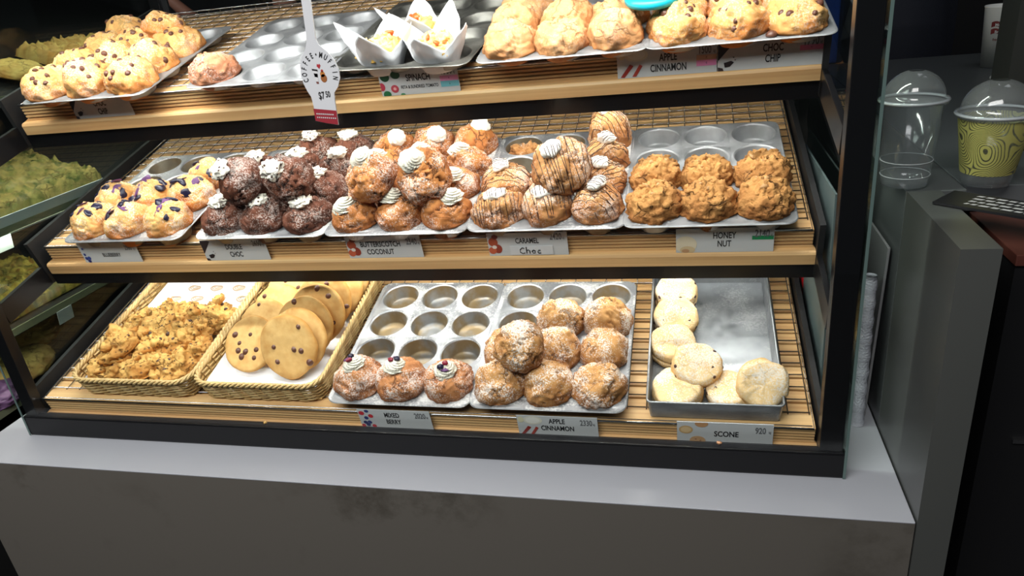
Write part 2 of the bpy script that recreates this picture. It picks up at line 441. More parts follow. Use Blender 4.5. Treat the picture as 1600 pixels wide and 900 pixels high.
# moulding profile in (s, n): lip front, tread, grooved riser, top
prof = [(0, 0), (0, .0165), (.002, .0195), (.004, .0205), (.0115, .0205)]
ng = 5
for i in range(ng):
    a = .0215 + i * .0058
    prof += [(.0115, a), (.0115, a + .0032), (.0170, a + .0036), (.0170, a + .0056)]
prof += [(.0115, .0507), (.036, .0507), (.036, 0)]
profs = [(-.0, 0)]
for k in range(3):
    sh = shelf_part('shelf', k, (-.012, 1.312, .0365, SD, -.016, .0195), BLACKM)
    reparent(sh, case)
    beam = reparent(shelf_part('shelf_beam', k, (-.014, 1.314, .006, .034, -.028 if k else -.002, -.0005 if k else -.0006), BLACK, .0003), sh)
    # front moulding
    n = len(prof); xa, xb = -.003, 1.303
    v = [(xa + (0 if q[1] < .021 else .008), q[0], q[1]) for q in prof] + [(xb - (0 if q[1] < .021 else .004), q[0], q[1]) for q in prof]
    f = [(i, (i + 1) % n, (i + 1) % n + n, i + n) for i in range(n)] + [tuple(range(n))[::-1], tuple(range(n, 2 * n))]
    mo = link('front_moulding', mesh('moulding', v, f), WOODL, None, KF[k], SR()); reparent(mo, sh)
    sl = boxm(-.65, .65, -.0105, .0105, -.006, .006, .0008)
    for i in range(17):
        o = link('slat', sl, WOOD, None, SP(k, .65, .050 + i * .0245, .0405), SR()); reparent(o, sh)
    bear = reparent(shelf_part('slat_bearer', k, (-.0, .02, .04, .45, .0198, .0342), BLACKM), sh)
    bear = reparent(shelf_part('slat_bearer', k, (1.28, 1.30, .04, .45, .0198, .0342), BLACKM), sh)
    # side plates and forward arms to the posts
    for x in (-.0215, 1.3035):
        reparent(shelf_part('side_plate', k, (x, x + .008, .0, SD, -.022, .066), BLACKM), sh)
        if k:
            reparent(shelf_part('arm', k, (x - .001 if x < 0 else x, x + .008, -.112 if k == 1 else -.165, .0, -.022, .016), BLACK, .001), sh)
    if k:
        # light strip under the shelf
        st = reparent(shelf_part('light_strip', k, (.03, 1.27, .072, .086, -.0215, -.0165), LED), sh)
area('case_light', SP(1, .65, .079, -.0225), (TILT, 0, 0), 1.24, .02, 2.2, (1, .97, .90))
area('case_light', SP(2, .65, .079, -.0225), (TILT, 0, 0), 1.24, .02, 2.2, (1, .97, .90))
cp('light_strip', (.03, 1.27, .020, .042, TOPZ - .006, TOPZ - .0005), LED)
area('case_light', (.65, .031, TOPZ - .008), (.12, 0, 0), 1.24, .02, 10, (1, .97, .92))

# wire racks
wx = tubes([[(-.645, 0, 0), (.645, 0, 0)]], .0010, 6)
wy = tubes([[(0, 0, 0), (0, .415, 0), (0, .4165, .010)]], .0009, 6)
RN = ['bottom', 'middle', 'top']
for k in range(3):
    r = empty('wire_rack', 'chrome wire rack lying on the wooden slats of the %s shelf' % RN[k], 'rack', SP(k, .65, .012, RACK - .0012), SR(), 'wire racks')
    for i in range(18): link('cross_wire', wx, CHROME, r, (0, .004 + i * .0245, -.0009 + .0009))
    for i in range(47): link('long_wire', wy, CHROME, r, (-.644 + i * .028, .001, .0014 if False else -.0018 + .0008))
    fr = tubes([[(-.647, -.001, 0), (.647, -.001, 0), (.647, .4175, .004), (-.647, .4175, .004)]], .0017, 6, closed=True)
    link('rim_wire', fr, CHROME, r)
    link('rear_rail', tubes([[(-.647, .4175, .011), (.647, .4175, .011)]], .0013, 6), CHROME, r)

# ---------------------------------------------------------------- muffin tins
TW, TL = .230, .296
CX = [.040, .115, .190]; CY = [.040, .112, .184, .256]
CR = .0325
def tin_top():
    seg = 32; V, F = [], []
    xs = [.0025, .0775, .1525, .2275]; ys = [.004, .076, .148, .220, .292]
    for a in range(3):
        for b in range(4):
            cx, cy = CX[a], CY[b]; b0 = len(V); xa, xb, ya, yb = xs[a], xs[a + 1], ys[b], ys[b + 1]
            for j in range(seg):
                t = 2 * PI * (j + .5) / seg; c, s = math.cos(t), math.sin(t)
                V.append((cx + CR * c, cy + CR * s, -.001))
            for j in range(seg):
                t = 2 * PI * (j + .5) / seg; c, s = math.cos(t), math.sin(t)
                V.append((cx + (CR + .002) * c, cy + (CR + .002) * s, .0008))
            for j in range(seg):
                t = 2 * PI * (j + .5) / seg; c, s = math.cos(t), math.sin(t)
                lx = (xb - cx if c > 0 else cx - xa) / abs(c); ly = (yb - cy if s > 0 else cy - ya) / abs(s); l = min(lx, ly)
                V.append((cx + l * c, cy + l * s, 0))
            for ring in (0, 1):
                for j in range(seg):
                    k = (j + 1) % seg
                    F.append((b0 + ring * seg + j, b0 + (ring + 1) * seg + j, b0 + (ring + 1) * seg + k, b0 + ring * seg + k))
            for q in ((xb, yb), (xa, yb), (xa, ya), (xb, ya)):   # cell corners
                ang = math.atan2(q[1] - cy, q[0] - cx) % (2 * PI); j = int(ang / (2 * PI) * seg - .5) % seg; k = (j + 1) % seg
                V.append((q[0], q[1], 0)); F.append((b0 + 2 * seg + j, len(V) - 1, b0 + 2 * seg + k))
    return mesh('tin_top', V, F, False)
def rr(x0, x1, y0, y1, r, z, n=6):
    P = []
    for cx, cy, a0 in ((x1 - r, y1 - r, 0), (x0 + r, y1 - r, PI / 2), (x0 + r, y0 + r, PI), (x1 - r, y0 + r, 1.5 * PI)):
        for i in range(n + 1): a = a0 + i / n * PI / 2; P.append((cx + r * math.cos(a), cy + r * math.sin(a), z))
    return P
TT = tin_top()
def bandmesh(loops, name):
    V, F = [], []; n = len(loops[0])
    for L in loops: V += L
    for i in range(len(loops) - 1):
        for j in range(n): k = (j + 1) % n; F.append((i * n + j, i * n + k, (i + 1) * n + k, (i + 1) * n + j))
    return mesh(name, V, F, False)
RIMM = bandmesh([rr(.0025, .2275, .004, .292, .0005, 0), rr(-.004, TW + .004 - .004, -.003, TL + .003 - .003, .016, .0003), rr(-.0055, TW + .0015, -.0045, TL + .0015, .018, -.0012), rr(-.0045, TW + .0005, -.0035, TL + .0005, .017, -.003), rr(-.002, TW - .002, 0, TL - .002, .015, -.0025)], 'rim')
CUPM = lathe([(CR + .0003, -.0008), (CR - .001, -.004), (CR - .0055, -.0215), (CR - .0075, -.0245), (.012, -.0250), (.0005, -.0250)], 32, name='cup')
def tray(k, x, s, label, top=None, cup=None, rot=0.0, n=PAN):
    if k == 2: n = .0705; s += .020; x -= .007
    top = top or TIN; cup = cup or TIN
    t = empty('muffin_tray', label, 'baking tray', SP(k, x, s, n), SR((0, 0, rot)), 'muffin trays')
    for nm, me, m in (('tray_top', TT, top), ('tray_rim', RIMM, top)):
        me2 = me.copy(); me2.materials.clear(); link(nm, me2, m, t)
    cm = CUPM.copy(); cm.materials.clear()
    for a in CX:
        for b in CY: link('cup', cm, cup, t, (a, b, 0))
    if k == 2: t.scale = (1.02, 1.02, .62)
    return (k, x, s, rot, n)
def at(T, i, j, up=0.0, dx=0, dy=0):
    k, x, s, rot, n = T; a, b = CX[i] + dx, CY[j] + dy
    return SP(k, x + a * math.cos(rot) - b * math.sin(rot), s + a * math.sin(rot) + b * math.cos(rot), n + up)

CO = ['left', 'middle', 'right']
RW = ['front row', 'second row', 'third row', 'back row']

# ---------------------------------------------------------------- decorations
CHIPM = lathe([(.0001, .0040), (.0016, .0036), (.0040, .0022), (.0054, 0), (.0052, -.0014), (.001, -.0026)], 14, name='chip')
def scatter(parent, bvh, R, me_list, mat, name, cnt, rnd, rmax=.75, sink=0.0, smin=.8, smax=1.2, cen=(0, 0), minh=None, flat=False):
    k = 0; tries = 0; pts = []
    while k < cnt and tries < 200:
        tries += 1
        a = rnd.uniform(0, 2 * PI); q = rmax * math.sqrt(rnd.random()) * R
        x, y = cen[0] + q * math.cos(a), cen[1] + q * math.sin(a)
        h = bvh.ray_cast(Vector((x, y, .2)), Vector((0, 0, -1)))
        if h[0] is None or any((h[0] - p).length < .009 for p in pts): continue
        pts.append(h[0]); me = me_list[k % len(me_list)]
        o = link(name, me, mat, parent, h[0] + h[1] * sink, align(h[1], rnd.uniform(0, 6)))
        s = rnd.uniform(smin, smax); o.scale = (s, s * rnd.uniform(.85, 1.1), s)
        k += 1
def drizzle(parent, bvh, R, rnd, step=.0052, mat=None, r=.00055, ang=0.0, amp=1.0):
    paths = []; mat = mat or CHOC
    x = -R
    ca, sa = math.cos(ang), math.sin(ang)
    while x < R:
        cur = []; yy = -R * 1.05; xx = x; sl = rnd.uniform(-.12, .12)
        while yy < R * 1.05:
            px, py = (xx + sl * yy), yy
            gx, gy = px * ca - py * sa, px * sa + py * ca
            h = bvh.ray_cast(Vector((gx, gy, .2)), Vector((0, 0, -1)))
            if h[0] is not None and h[1].z > .05: cur.append(h[0] + h[1] * r * .5)
            else:
                if len(cur) > 3: paths.append(cur)
                cur = []
            yy += .0022
        if len(cur) > 3: paths.append(cur)
        x += step * rnd.uniform(.6, 1.4)
    if paths:
        o = link('chocolate_drizzle', tubes(paths, r, 4), mat, parent); o['kind'] = 'stuff'
def swirl(R, H, turns=1.4, lobes=7, seed=0, ax=1.0):
    rn, seg = 22, 56; V, F = [], []
    for i in range(rn):
        v = i / (rn - 1); rad = R * (1 - v ** 1.9) * (1 if v > .08 else .9 + v); z = H * (v * .95) ; tier = .10 * math.sin(v * 3 * 2 * PI)
        for j in range(seg):
            a = 2 * PI * j / seg
            rr_ = rad * (1 + .17 * math.cos(lobes * (a + turns * v * 2 * PI / 1.6)) + tier * (1 - v))
            V.append((rr_ * math.cos(a) * ax, rr_ * math.sin(a), z))
    for i in range(rn - 1):
        for j in range(seg): k = (j + 1) % seg; F.append((i * seg + j, i * seg + k, (i + 1) * seg + k, (i + 1) * seg + j))
    F.append(tuple(range(seg))[::-1])
    return mesh('swirl', V, F, True)

# crust materials
M_CHOCCHIP = baked('choc_chip_crust', sr(186, 118, 58), sr(222, 176, 110), sr(236, 196, 124), .3)
M_BLUE = baked('blueberry_crust', sr(186, 112, 52), sr(228, 182, 112), sr(232, 200, 140), .5)
M_DCHOC = baked('double_chocolate_crust', sr(82, 46, 32), sr(108, 64, 46), sr(40, 20, 14), .42, sugcol=(.75, .70, .66))
M_BUTTER = baked('butterscotch_crust', sr(148, 86, 42), sr(188, 124, 68), sr(96, 52, 26), .5)
M_CARA = baked('caramel_crust', sr(150, 94, 52), sr(198, 146, 92), sr(140, 90, 52), .4)
M_HONEY = baked('honey_nut_crust', sr(146, 94, 48), sr(198, 146, 86), sr(132, 84, 44), 0, bump=1.6, bscale=240)
M_MIXED = baked('mixed_berry_crust', sr(148, 92, 54), sr(192, 132, 84), sr(130, 74, 44), .6)
M_APPLE = baked('apple_cinnamon_crust', sr(150, 96, 50), sr(200, 150, 92), sr(116, 70, 36), .75)
M_APPLET = baked('apple_cinnamon_plain_crust', sr(180, 122, 74), sr(214, 168, 118), sr(176, 116, 62), .12)
M_PLUM = baked('raspberry_crust', sr(150, 92, 64), sr(190, 136, 100), sr(140, 80, 62), .35)
M_ROCK = baked('rock_cake_crust', sr(176, 118, 52), sr(222, 180, 106), sr(150, 96, 44), 0, speck=(.06, .03, .02), speck_amt=.8, bump=1.0, bscale=160)
M_COOKIE = baked('cookie_dough', sr(190, 140, 74), sr(222, 184, 120), sr(216, 172, 104), 0, bump=.45, bscale=90, fissure=.0)
M_SCONE = baked('scone_crust', sr(222, 178, 112), sr(238, 208, 156), sr(190, 146, 92), .7, fissure=.35)
M_BERRY = plain('blueberry_skin', (.012, .010, .035), .3, bump=.4, bscale=200)
M_BERRYST = plain('berry_juice', (.13, .045, .16), .5, var=.4, vscale=150)
M_RED = plain('red_berry', (.22, .01, .03), .3)
NUT = plain('chopped_nut', sr(186, 142, 92), .6, var=.2, vscale=200)
BERRYM = [blob(.0062, i, 1.15, .9, .42, .30, 2) for i in range(4)]
STAINM = [blob(.0095, 20 + i, 1.25, .8, .12, .35, 2) for i in range(3)]
NUTM = [blob(.0042, 40 + i, 1.3, .8, .6, .5, 1) for i in range(4)]

SEED = [7]
def muffin(name, label, kind, loc, rot=(0, 0, 0), R=.0385, H=.034, group=None, **kw):
    SEED[0] += 1; sd = SEED[0]; rnd = random.Random(sd)
    P = dict(choc_chip=(M_CHOCCHIP, dict(amp=.15, crack=.6)), blueberry=(M_BLUE, dict(amp=.10, crack=.45)),
             double_choc=(M_DCHOC, dict(amp=.12, crack=.9)), butterscotch=(M_BUTTER, dict(amp=.10, crack=.9)),
             caramel=(M_CARA, dict(amp=.12, crack=.5)), honey=(M_HONEY, dict(amp=.10, crack=.2, rough=.10)),
             mixed=(M_MIXED, dict(amp=.09, crack=.6)), apple=(M_APPLE, dict(amp=.10, crack=.7)),
             apple_plain=(M_APPLET, dict(amp=.13, crack=.45)), plum=(M_PLUM, dict(amp=.12, crack=.6)))[kind]
    a = dict(P[1]); a.update(kw.pop('shape', {}))
    if kind in ('choc_chip', 'apple_plain', 'plum'): a['depth'] = .013
    me = loaf(R, H, sd, **a)
    o = link(name, me, P[0], None, loc, SR(rot)); tag(o, label, 'muffin', group)
    bv = bvh_of(me); cr = kw.get('cream', True); cpos = kw.get('cpos', (0, .004))
    def top_at(x, y):
        h = bv.ray_cast(Vector((x, y, .2)), Vector((0, 0, -1))); return h[0] if h[0] is not None else Vector((x, y, H))
    if kind == 'choc_chip': scatter(o, bv, R, [CHIPM], CHIP, 'chocolate_chip', kw.get('chips', 10), rnd, .90, -.0012, .75, 1.1)
    if kind == 'blueberry':
        scatter(o, bv, R, STAINM, M_BERRYST, 'berry_stain', 2, rnd, .55, -.0006)
        scatter(o, bv, R, BERRYM, M_BERRY, 'blueberry', 5, rnd, .80, -.0010, .9, 1.7)
    if kind == 'honey':
        scatter(o, bv, R, NUTM, NUT, 'nut_piece', 3, rnd, .4, -.0002, .6, 1.2)
        scatter(o, bv, R, NUTM, M_HONEY, 'crumb_lump', 12, rnd, .85, -.0018, .8, 1.5)
    if kind == 'double_choc':
        p = top_at(*cpos)
        c = link('cream_topping', blob(.0155, sd, 1.15, 1.0, .55, .30, 4, 3.0), kw.get('cmat', M_CHOCCREAM), o, p + Vector((0, 0, .003)))
    if kind == 'butterscotch':
        p = top_at(*cpos)
        c = link('cream_swirl', swirl(.0180, .019, seed=sd) if not kw.get('fluffy') else blob(.0175, sd, 1, .9, .9, .12, 4, 5.0), WHITECR if kw.get('fluffy') else CREAM, o, p - Vector((0, 0, .003)), (rnd.uniform(-.15, .15), rnd.uniform(-.15, .15), rnd.uniform(0, 6)))
    if kind == 'caramel':
        if cr:
            p = top_at(*cpos)
            link('cream_dollop', blob(.0145, sd, 1.1, .9, .6, .25, 3, 2.5), WHITECR, o, p + Vector((0, 0, .003)))
            b2 = BVHTree.FromPolygons([v.co + p + Vector((0, 0, .003)) for v in o.children[-1].data.vertices], [tuple(q.vertices) for q in o.children[-1].data.polygons])
            drizzle(o, b2, .016, rnd, .005)
        drizzle(o, bv, R, rnd, .0062)
    if kind == 'mixed':
        p = top_at(*cpos)
        c = link('cream_swirl', swirl(.0165, .017, seed=sd), CREAM, o, p - Vector((0, 0, .003)), (.1, 0, rnd.uniform(0, 6)))
        link('dark_berry', blob(.0050, sd, 1, 1, .8, .3, 2, 3), M_BERRY, c, (-.002, -.004, .0150))
        link('red_berry', blob(.0040, sd + 3, 1.2, 1, .8, .3, 2, 3), M_RED, c, (.003, .004, .0155))
        link('berry_drip', blob(.0050, sd + 5, 1.5, .8, .3, .3, 2, 3), M_BERRYST, c, (.004, -.006, .0115))
    return o
M_CHOCCREAM = baked('speckled_cream', (.86, .82, .72), (.90, .86, .76), (.5, .4, .35), 0, speck=(.05, .02, .015), speck_amt=1.0, bump=.9, bscale=260)
def grid(T, kind, cells, name, desc, group, **kw):
    for (i, j) in cells:
        jit = random.Random(i * 7 + j + hash(kind) % 1 + len(desc))
        muffin(name, desc % (CO[i], RW[j]), kind, at(T, i, j, .0035, jit.uniform(-.002, .002), jit.uniform(-.002, .002)), (jit.uniform(-.08, .08), jit.uniform(-.08, .08), jit.uniform(0, 6.28)), R=kw.get('R', .0385) * jit.uniform(.96, 1.05), H=kw.get('H', .034) * jit.uniform(.92, 1.12), group=group, **{a: b for a, b in kw.items() if a not in ('R', 'H')})
def loose(kind, name, label, k, x, s, n, rot, group, **kw): return muffin(name, label, kind, SP(k, x, s, n), rot, group=group, **kw)

# ---------------------------------------------------------------- top shelf
T1 = tray(2, .070, -.052, 'silver muffin tray under the choc chip muffins at the left end of the top shelf')
g = 'choc chip muffins on the left of the top shelf'
grid(T1, 'choc_chip', [(i, j) for j in range(3) for i in range(3)] + [(0, 3), (1, 3)], 'choc_chip_muffin', 'choc chip muffin, %s cup of the %s, far left tray on the top shelf', g, R=.0405, H=.040)
loose('choc_chip', 'choc_chip_muffin', 'choc chip muffin tipped over at the back of the far left top tray', 2, .232, .165, PAN + .022, (-.5, .25, .4), g)
T2 = tray(2, .378, -.042, 'almost empty silver muffin tray behind the hanging coffee and muffin sign', rot=-.02)
loose('plum', 'brown_muffin', 'single pinkish brown cracked muffin at the front left of the almost empty tray', 2, .404, .016, PAN - .004, (0, 0, 1), None, R=.040, H=.032)
T3 = tray(2, .602, -.018, 'dark worn muffin tray turned askew under the paper wrapped savoury muffins', TIND, TIND, rot=-.10)
T4 = tray(2, .852, -.040, 'silver muffin tray of plain apple cinnamon muffins on the top shelf')
g4 = 'apple cinnamon muffins on the top shelf'
grid(T4, 'apple_plain', [(0, 0), (1, 0), (2, 0), (0, 1), (1, 1), (2, 1), (0, 2)], 'apple_cinnamon_muffin', 'plain apple cinnamon muffin, %s cup of the %s, top shelf', g4, R=.0400, H=.036)
T5 = tray(2, 1.087, -.040, 'silver muffin tray of choc chip muffins at the right end of the top shelf')
g5 = 'choc chip muffins on the right of the top shelf'
grid(T5, 'choc_chip', [(i, j) for j in range(3) for i in range(3)], 'choc_chip_muffin', 'choc chip muffin, %s cup of the %s, far right tray on the top shelf', g5, R=.0400, H=.036, chips=7)
ch = link('loose_chocolate_chip', CHIPM, CHIP, None, SP(2, 1.236, -.014, .0705 + .0025), SR()); tag(ch, 'loose chocolate chip fallen on the front rim of the top right tray', 'chocolate chip'); ch.scale = (1.4, 1.3, 1.3)
# turquoise lid
TQ = plain('turquoise_plastic', (.01, .42, .55), .35)
tl = link('turquoise_lid', lathe([(.0005, .006), (.030, .006), (.036, .004), (.038, 0), (.038, -.005), (.036, -.005), (.0355, 0), (.0005, .002)], 40, name='lid'), TQ, None, SP(2, 1.086, .042, PAN + .042), SR((.1, 0, 0)))
tag(tl, 'round turquoise plastic lid lying on the muffins at the back of the top shelf', 'lid')

# savoury muffins in white paper
FILL = baked('savoury_filling', sr(214, 170, 84), sr(244, 214, 140), sr(250, 226, 160), 0, bump=1.0, bscale=180)
TOM = plain('sundried_tomato', sr(214, 96, 40), .35, var=.2, vscale=120)
def papercup(x, s, label, spin, sd):
    rnd = random.Random(sd); seg = 64; rows = 14; V, F = [], []
    amp = [rnd.uniform(.75, 1.15) for _ in range(4)]
    for i in range(rows):
        v = i / (rows - 1)
        for j in range(seg):
            a = 2 * PI * j / seg; q = ((a / (PI / 2)) % 1.0); pk = int(a / (PI / 2)) % 4
            tri = max(0.0, 1 - abs(q - .5) * 2.15) ** 1.1 * amp[pk]
            hgt = .014 + .038 * tri; z = -.022 + (hgt + .022) * v
            r = .0260 + .0120 * min(1, v * 1.5) + .024 * v * v * tri + .0011 * math.sin(a * 19) * v
            V.append((r * math.cos(a), r * math.sin(a), z))
    for i in range(rows - 1):
        for j in range(seg): k = (j + 1) % seg; F.append((i * seg + j, i * seg + k, (i + 1) * seg + k, (i + 1) * seg + j))
    F.append(tuple(range(seg))[::-1])
    me = mesh('paper', V, F, True)
    o = empty('savoury_muffin', label, 'muffin', SP(2, x - .006, s + .018, PAN - .004), SR((0, 0, spin)), 'savoury muffins in paper')
    p = link('paper_case', me, PAPER, o); md = p.modifiers.new('t', 'SOLIDIFY'); md.thickness = .0005
    fm = loaf(.0335, .020, sd + 300, neck=False, amp=.2, crack=.3, rough=.10)
    fl = link('filling', fm, FILL, o, (0, 0, .004)); bv = bvh_of(fm)
    scatter(fl, bv, .033, [blob(.0065, sd, 1.3, 1, .5, .3, 2)], TOM, 'tomato_piece', 3, rnd, .6, .001)
    scatter(fl, bv, .033, NUTM, FILL, 'cheese_crumb', 10, rnd, .8, .001)
papercup(.692, .012, 'savoury muffin in pointed white paper at the front left of the dark tray', .75, 1)
papercup(.782, .004, 'savoury muffin in pointed white paper at the front right of the dark tray', .55, 2)
papercup(.729, .090, 'savoury muffin in pointed white paper behind the other two in the dark tray', .95, 3)

# ---------------------------------------------------------------- middle shelf
M1 = tray(1, .082, -.009, 'muffin tray of blueberry muffins at the left end of the middle shelf', TINF, TINB)
gm = 'blueberry muffins'
grid(M1, 'blueberry', [(i, j) for j in range(2) for i in range(3)] + [(2, 2)], 'blueberry_muffin', 'sugar dusted blueberry muffin, %s cup of the %s of its tray', gm, R=.0400, H=.038)
M2 = tray(1, .345, -.009, 'silver muffin tray under the piled dark chocolate muffins', TINF, TINB)
gm = 'double chocolate muffins'
grid(M2, 'double_choc', [(0, 0), (1, 0), (2, 0), (2, 1), (2, 2), (2, 3), (0, 1), (1, 1), (0, 2), (1, 2), (1, 3)], 'double_choc_muffin', 'dark chocolate muffin with speckled cream, %s cup of the %s', gm, R=.0390, H=.036)
loose('double_choc', 'double_choc_muffin', 'dark chocolate muffin tipped on its side atop the left of the dark chocolate pile', 1, .432, .050, PAN + .066, (.75, -.25, .1), gm, cpos=(-.012, .012), R=.040)
loose('double_choc', 'double_choc_muffin', 'dark chocolate muffin tipped on its side atop the right of the dark chocolate pile', 1, .516, .050, PAN + .066, (.75, .15, .5), gm, cpos=(-.010, .012), R=.040)
M3 = tray(1, .579, -.009, 'floured muffin tray under the piled butterscotch coconut muffins', TINF, TINF)
gm = 'butterscotch coconut muffins'
grid(M3, 'butterscotch', [(0, 0), (1, 0), (2, 0), (2, 1), (2, 2), (0, 1), (1, 1), (0, 2), (1, 2)], 'butterscotch_muffin', 'butterscotch muffin with smooth cream swirl, %s cup of the %s', gm, R=.0395, H=.034, cpos=(-.006, .010))
grid(M3, 'butterscotch', [(0, 3), (1, 3), (2, 3)], 'butterscotch_muffin', 'butterscotch muffin with rough coconut cream, %s cup of the %s', gm, R=.0395, H=.040, fluffy=True, cpos=(-.010, .012))
loose('butterscotch', 'butterscotch_muffin', 'butterscotch muffin with a big cream swirl lying tipped on top of the pile, left one', 1, .657, .050, PAN + .062, (.55, -.15, 0), gm, cpos=(-.004, .018), R=.041, H=.036)
loose('butterscotch', 'butterscotch_muffin', 'butterscotch muffin with deep crumbly cracks lying tipped on top of the pile, right one', 1, .742, .046, PAN + .062, (.70, .25, .3), gm, cpos=(-.010, .020), R=.042, H=.032)
M4 = tray(1, .8135, -.007, 'worn muffin tray holding the chocolate drizzled caramel muffins', TINF, TINB)
gm = 'caramel choc muffins'
grid(M4, 'caramel', [(0, 0), (1, 0), (2, 0), (0, 1), (2, 1), (2, 2), (1, 1)], 'caramel_choc_muffin', 'caramel muffin with cream and chocolate drizzle, %s cup of the %s', gm, R=.0390, H=.038)
loose('caramel', 'caramel_choc_muffin', 'tall caramel muffin with chocolate drizzle standing at the back right of the caramel tray', 1, 1.004, .246, PAN + .006, (.1, 0, 1), gm, R=.037, H=.056)
loose('caramel', 'caramel_choc_muffin', 'largest caramel muffin, drizzled with chocolate, tipped on top of the caramel tray', 1, .950, .062, PAN + .060, (.62, .1, .3), gm, R=.045, H=.038, cpos=(-.008, .014))
lb = link('muffin_remnant', loaf(.026, .012, 991, neck=False, amp=.35, crack=.9, rough=.12), M_CARA, None, at(M4, 0, 3, -.012), SR()); tag(lb, 'broken muffin base left in the back left cup of the caramel tray', 'muffin')
M5 = tray(1, 1.0445, -.007, 'grey muffin tray half filled with honey nut muffins on the middle shelf')
gm = 'honey nut muffins'
grid(M5, 'honey', [(i, j) for j in range(2) for i in range(3)], 'honey_nut_muffin', 'rough golden honey nut muffin, %s cup of the %s of its tray', gm, R=.0395, H=.033)

# ---------------------------------------------------------------- bottom shelf
L2 = tray(0, .579, .008, 'floured muffin tray with nine empty greasy cups and mixed berry muffins', TINF, TINC)
gm = 'mixed berry muffins'
grid(L2, 'mixed', [(0, 0), (1, 0), (2, 0)], 'mixed_berry_muffin', 'mixed berry muffin with cream and berries, %s cup of the %s', gm, R=.0400, H=.036)
L3 = tray(0, .813, .008, 'floured muffin tray of sugar dusted apple cinnamon muffins on the bottom shelf', TINF, TINC)
gm = 'apple cinnamon muffins on the bottom shelf'
grid(L3, 'apple', [(0, 0), (1, 0), (2, 0), (0, 1), (1, 1), (2, 1), (1, 2), (2, 2)], 'apple_cinnamon_muffin', 'sugar dusted apple cinnamon muffin, %s cup of the %s, bottom shelf', gm, R=.0400, H=.037)
loose('apple', 'apple_cinnamon_muffin', 'apple cinnamon muffin lying tipped on top of the others on the bottom shelf', 0, .886, .074, PAN + .062, (.55, -.05, .5), gm, R=.039, H=.034)

# scone tin
sct = empty('scone_tray', 'deep rectangular steel baking tray holding the scones', 'baking tray', SP(0, 1.073, .018, RACK + .0010), SR())
SW, SL, SH = .184, .315, .034
bx = bandmesh([rr(0, SW, 0, SL, .006, SH), rr(.003, SW - .003, .003, SL - .003, .005, 0), rr(.004, SW - .004, .004, SL - .004, .004, -.0002)], 'pan')
bx2 = mesh('pan_floor', [(.0035, .0035, .0005), (SW - .0035, .0035, .0005), (SW - .0035, SL - .0035, .0005), (.0035, SL - .0035, .0005)], [(0, 1, 2, 3)])
TINS = tin('tin_scone', (.34, .36, .38), (.24, .25, .27), .4, .8, flour=.18)
o = link('tray_side', bx, TINS, sct); md = o.modifiers.new('t', 'SOLIDIFY'); md.thickness = .001; md.offset = 1
o = link('tray_floor', bx2, TINS, sct)
link('rolled_rim', tubes([rr(0, SW, 0, SL, .006, SH)], .0018, 6, closed=True), TINS, sct)
def scone(label, x, s, n, rot, R=.034, Hh=.030, sd=1, fruit=False, pale=False):
    rnd = random.Random(sd); prof = []
    for i in range(10): a = i / 9 * PI / 2; prof.append(((R - .008) + .008 * math.sin(a) if i else .0005, Hh - .008 + .008 * math.cos(a), i / 9 * .6))
    prof.insert(1, ((R - .008) * .35, Hh + .0005, .0)); prof.insert(2, ((R - .008) * .75, Hh + .0003, .1)); prof[3] = (R - .008, Hh, .2)
    for q in (.8, .6, .52, .45, .3, .12): prof.append((R * (1.02 if q not in (.52,) else .96), (Hh - .008) * q, .75))
    prof += [(R - .003, 0, .9), (R * .6, 0, .9), (.0005, 0, .9)]
    pr = np.array(prof); seg = 48; th = np.linspace(0, 2 * PI, seg, endpoint=False)
    P = np.stack([(pr[:, 0][:, None] * np.cos(th)).ravel(), (pr[:, 0][:, None] * np.sin(th)).ravel(), (pr[:, 1][:, None] * np.ones(seg)).ravel()], 1)
    P += P / (np.linalg.norm(P, axis=1)[:, None] + 1e-6) * (fbm(P * 45 + sd, sd, 3) * .0028 + fbm(P * 160 + sd, sd + 3, 2) * .0008)[:, None]
    P[:seg] = P[:seg].mean(0); f = []
    for i in range(len(pr) - 1):
        for j in range(seg): k = (j + 1) % seg; f.append((i * seg + j, (i + 1) * seg + j, (i + 1) * seg + k, i * seg + k))
    me = mesh('scone', P, f, True)
    at_ = me.attributes.new('rim', 'FLOAT', 'POINT'); at_.data.foreach_set('value', (pr[:, 2][:, None] * np.ones(seg)).ravel().astype(np.float32))
    at_ = me.attributes.new('crack', 'FLOAT', 'POINT'); at_.data.foreach_set('value', np.zeros(len(P), np.float32))
    o = link('fruit_scone' if fruit else 'plain_scone', me, M_SCONE, None, SP(0, x, s, n), SR(rot)); tag(o, label, 'scone', 'scones')
    if fruit:
        bv = bvh_of(me)
        for q in range(16):
            a = rnd.uniform(0, 6.28); z = rnd.uniform(.1, .95) * Hh
            h = bv.ray_cast(Vector((math.cos(a) * .2, math.sin(a) * .2, z)), Vector((-math.cos(a), -math.sin(a), 0)))
            if h[0] is not None: link('sultana', BERRYM[q % 4], CHOC, o, h[0] - h[1] * .0005, align(h[1])).scale = (.45, .45, .6)
        scatter(o, bv, R, BERRYM, CHOC, 'sultana', 3, rnd, .7, -.001, .35, .5)
FL = RACK + .0025
scone('pale floury plain scone cut in front left corner of the scone tray', 1.114, .058, FL + .003, (.12, -.05, 0), sd=1, Hh=.027, R=.0355)
scone('fruit scone tilted forward showing sultanas, behind the pale one', 1.139, .095, FL + .022, (.42, .20, 1), sd=2, fruit=True, R=.034, Hh=.031)
scone('round floury scone at the left side in the middle of the scone tray', 1.106, .152, FL + .003, (.12, .1, 2), sd=3, R=.035, Hh=.030)
scone('thick fruit scone standing third from the back at the left of the scone tray', 1.109, .215, FL + .010, (.5, .1, 0), sd=4, fruit=True, R=.034, Hh=.034)
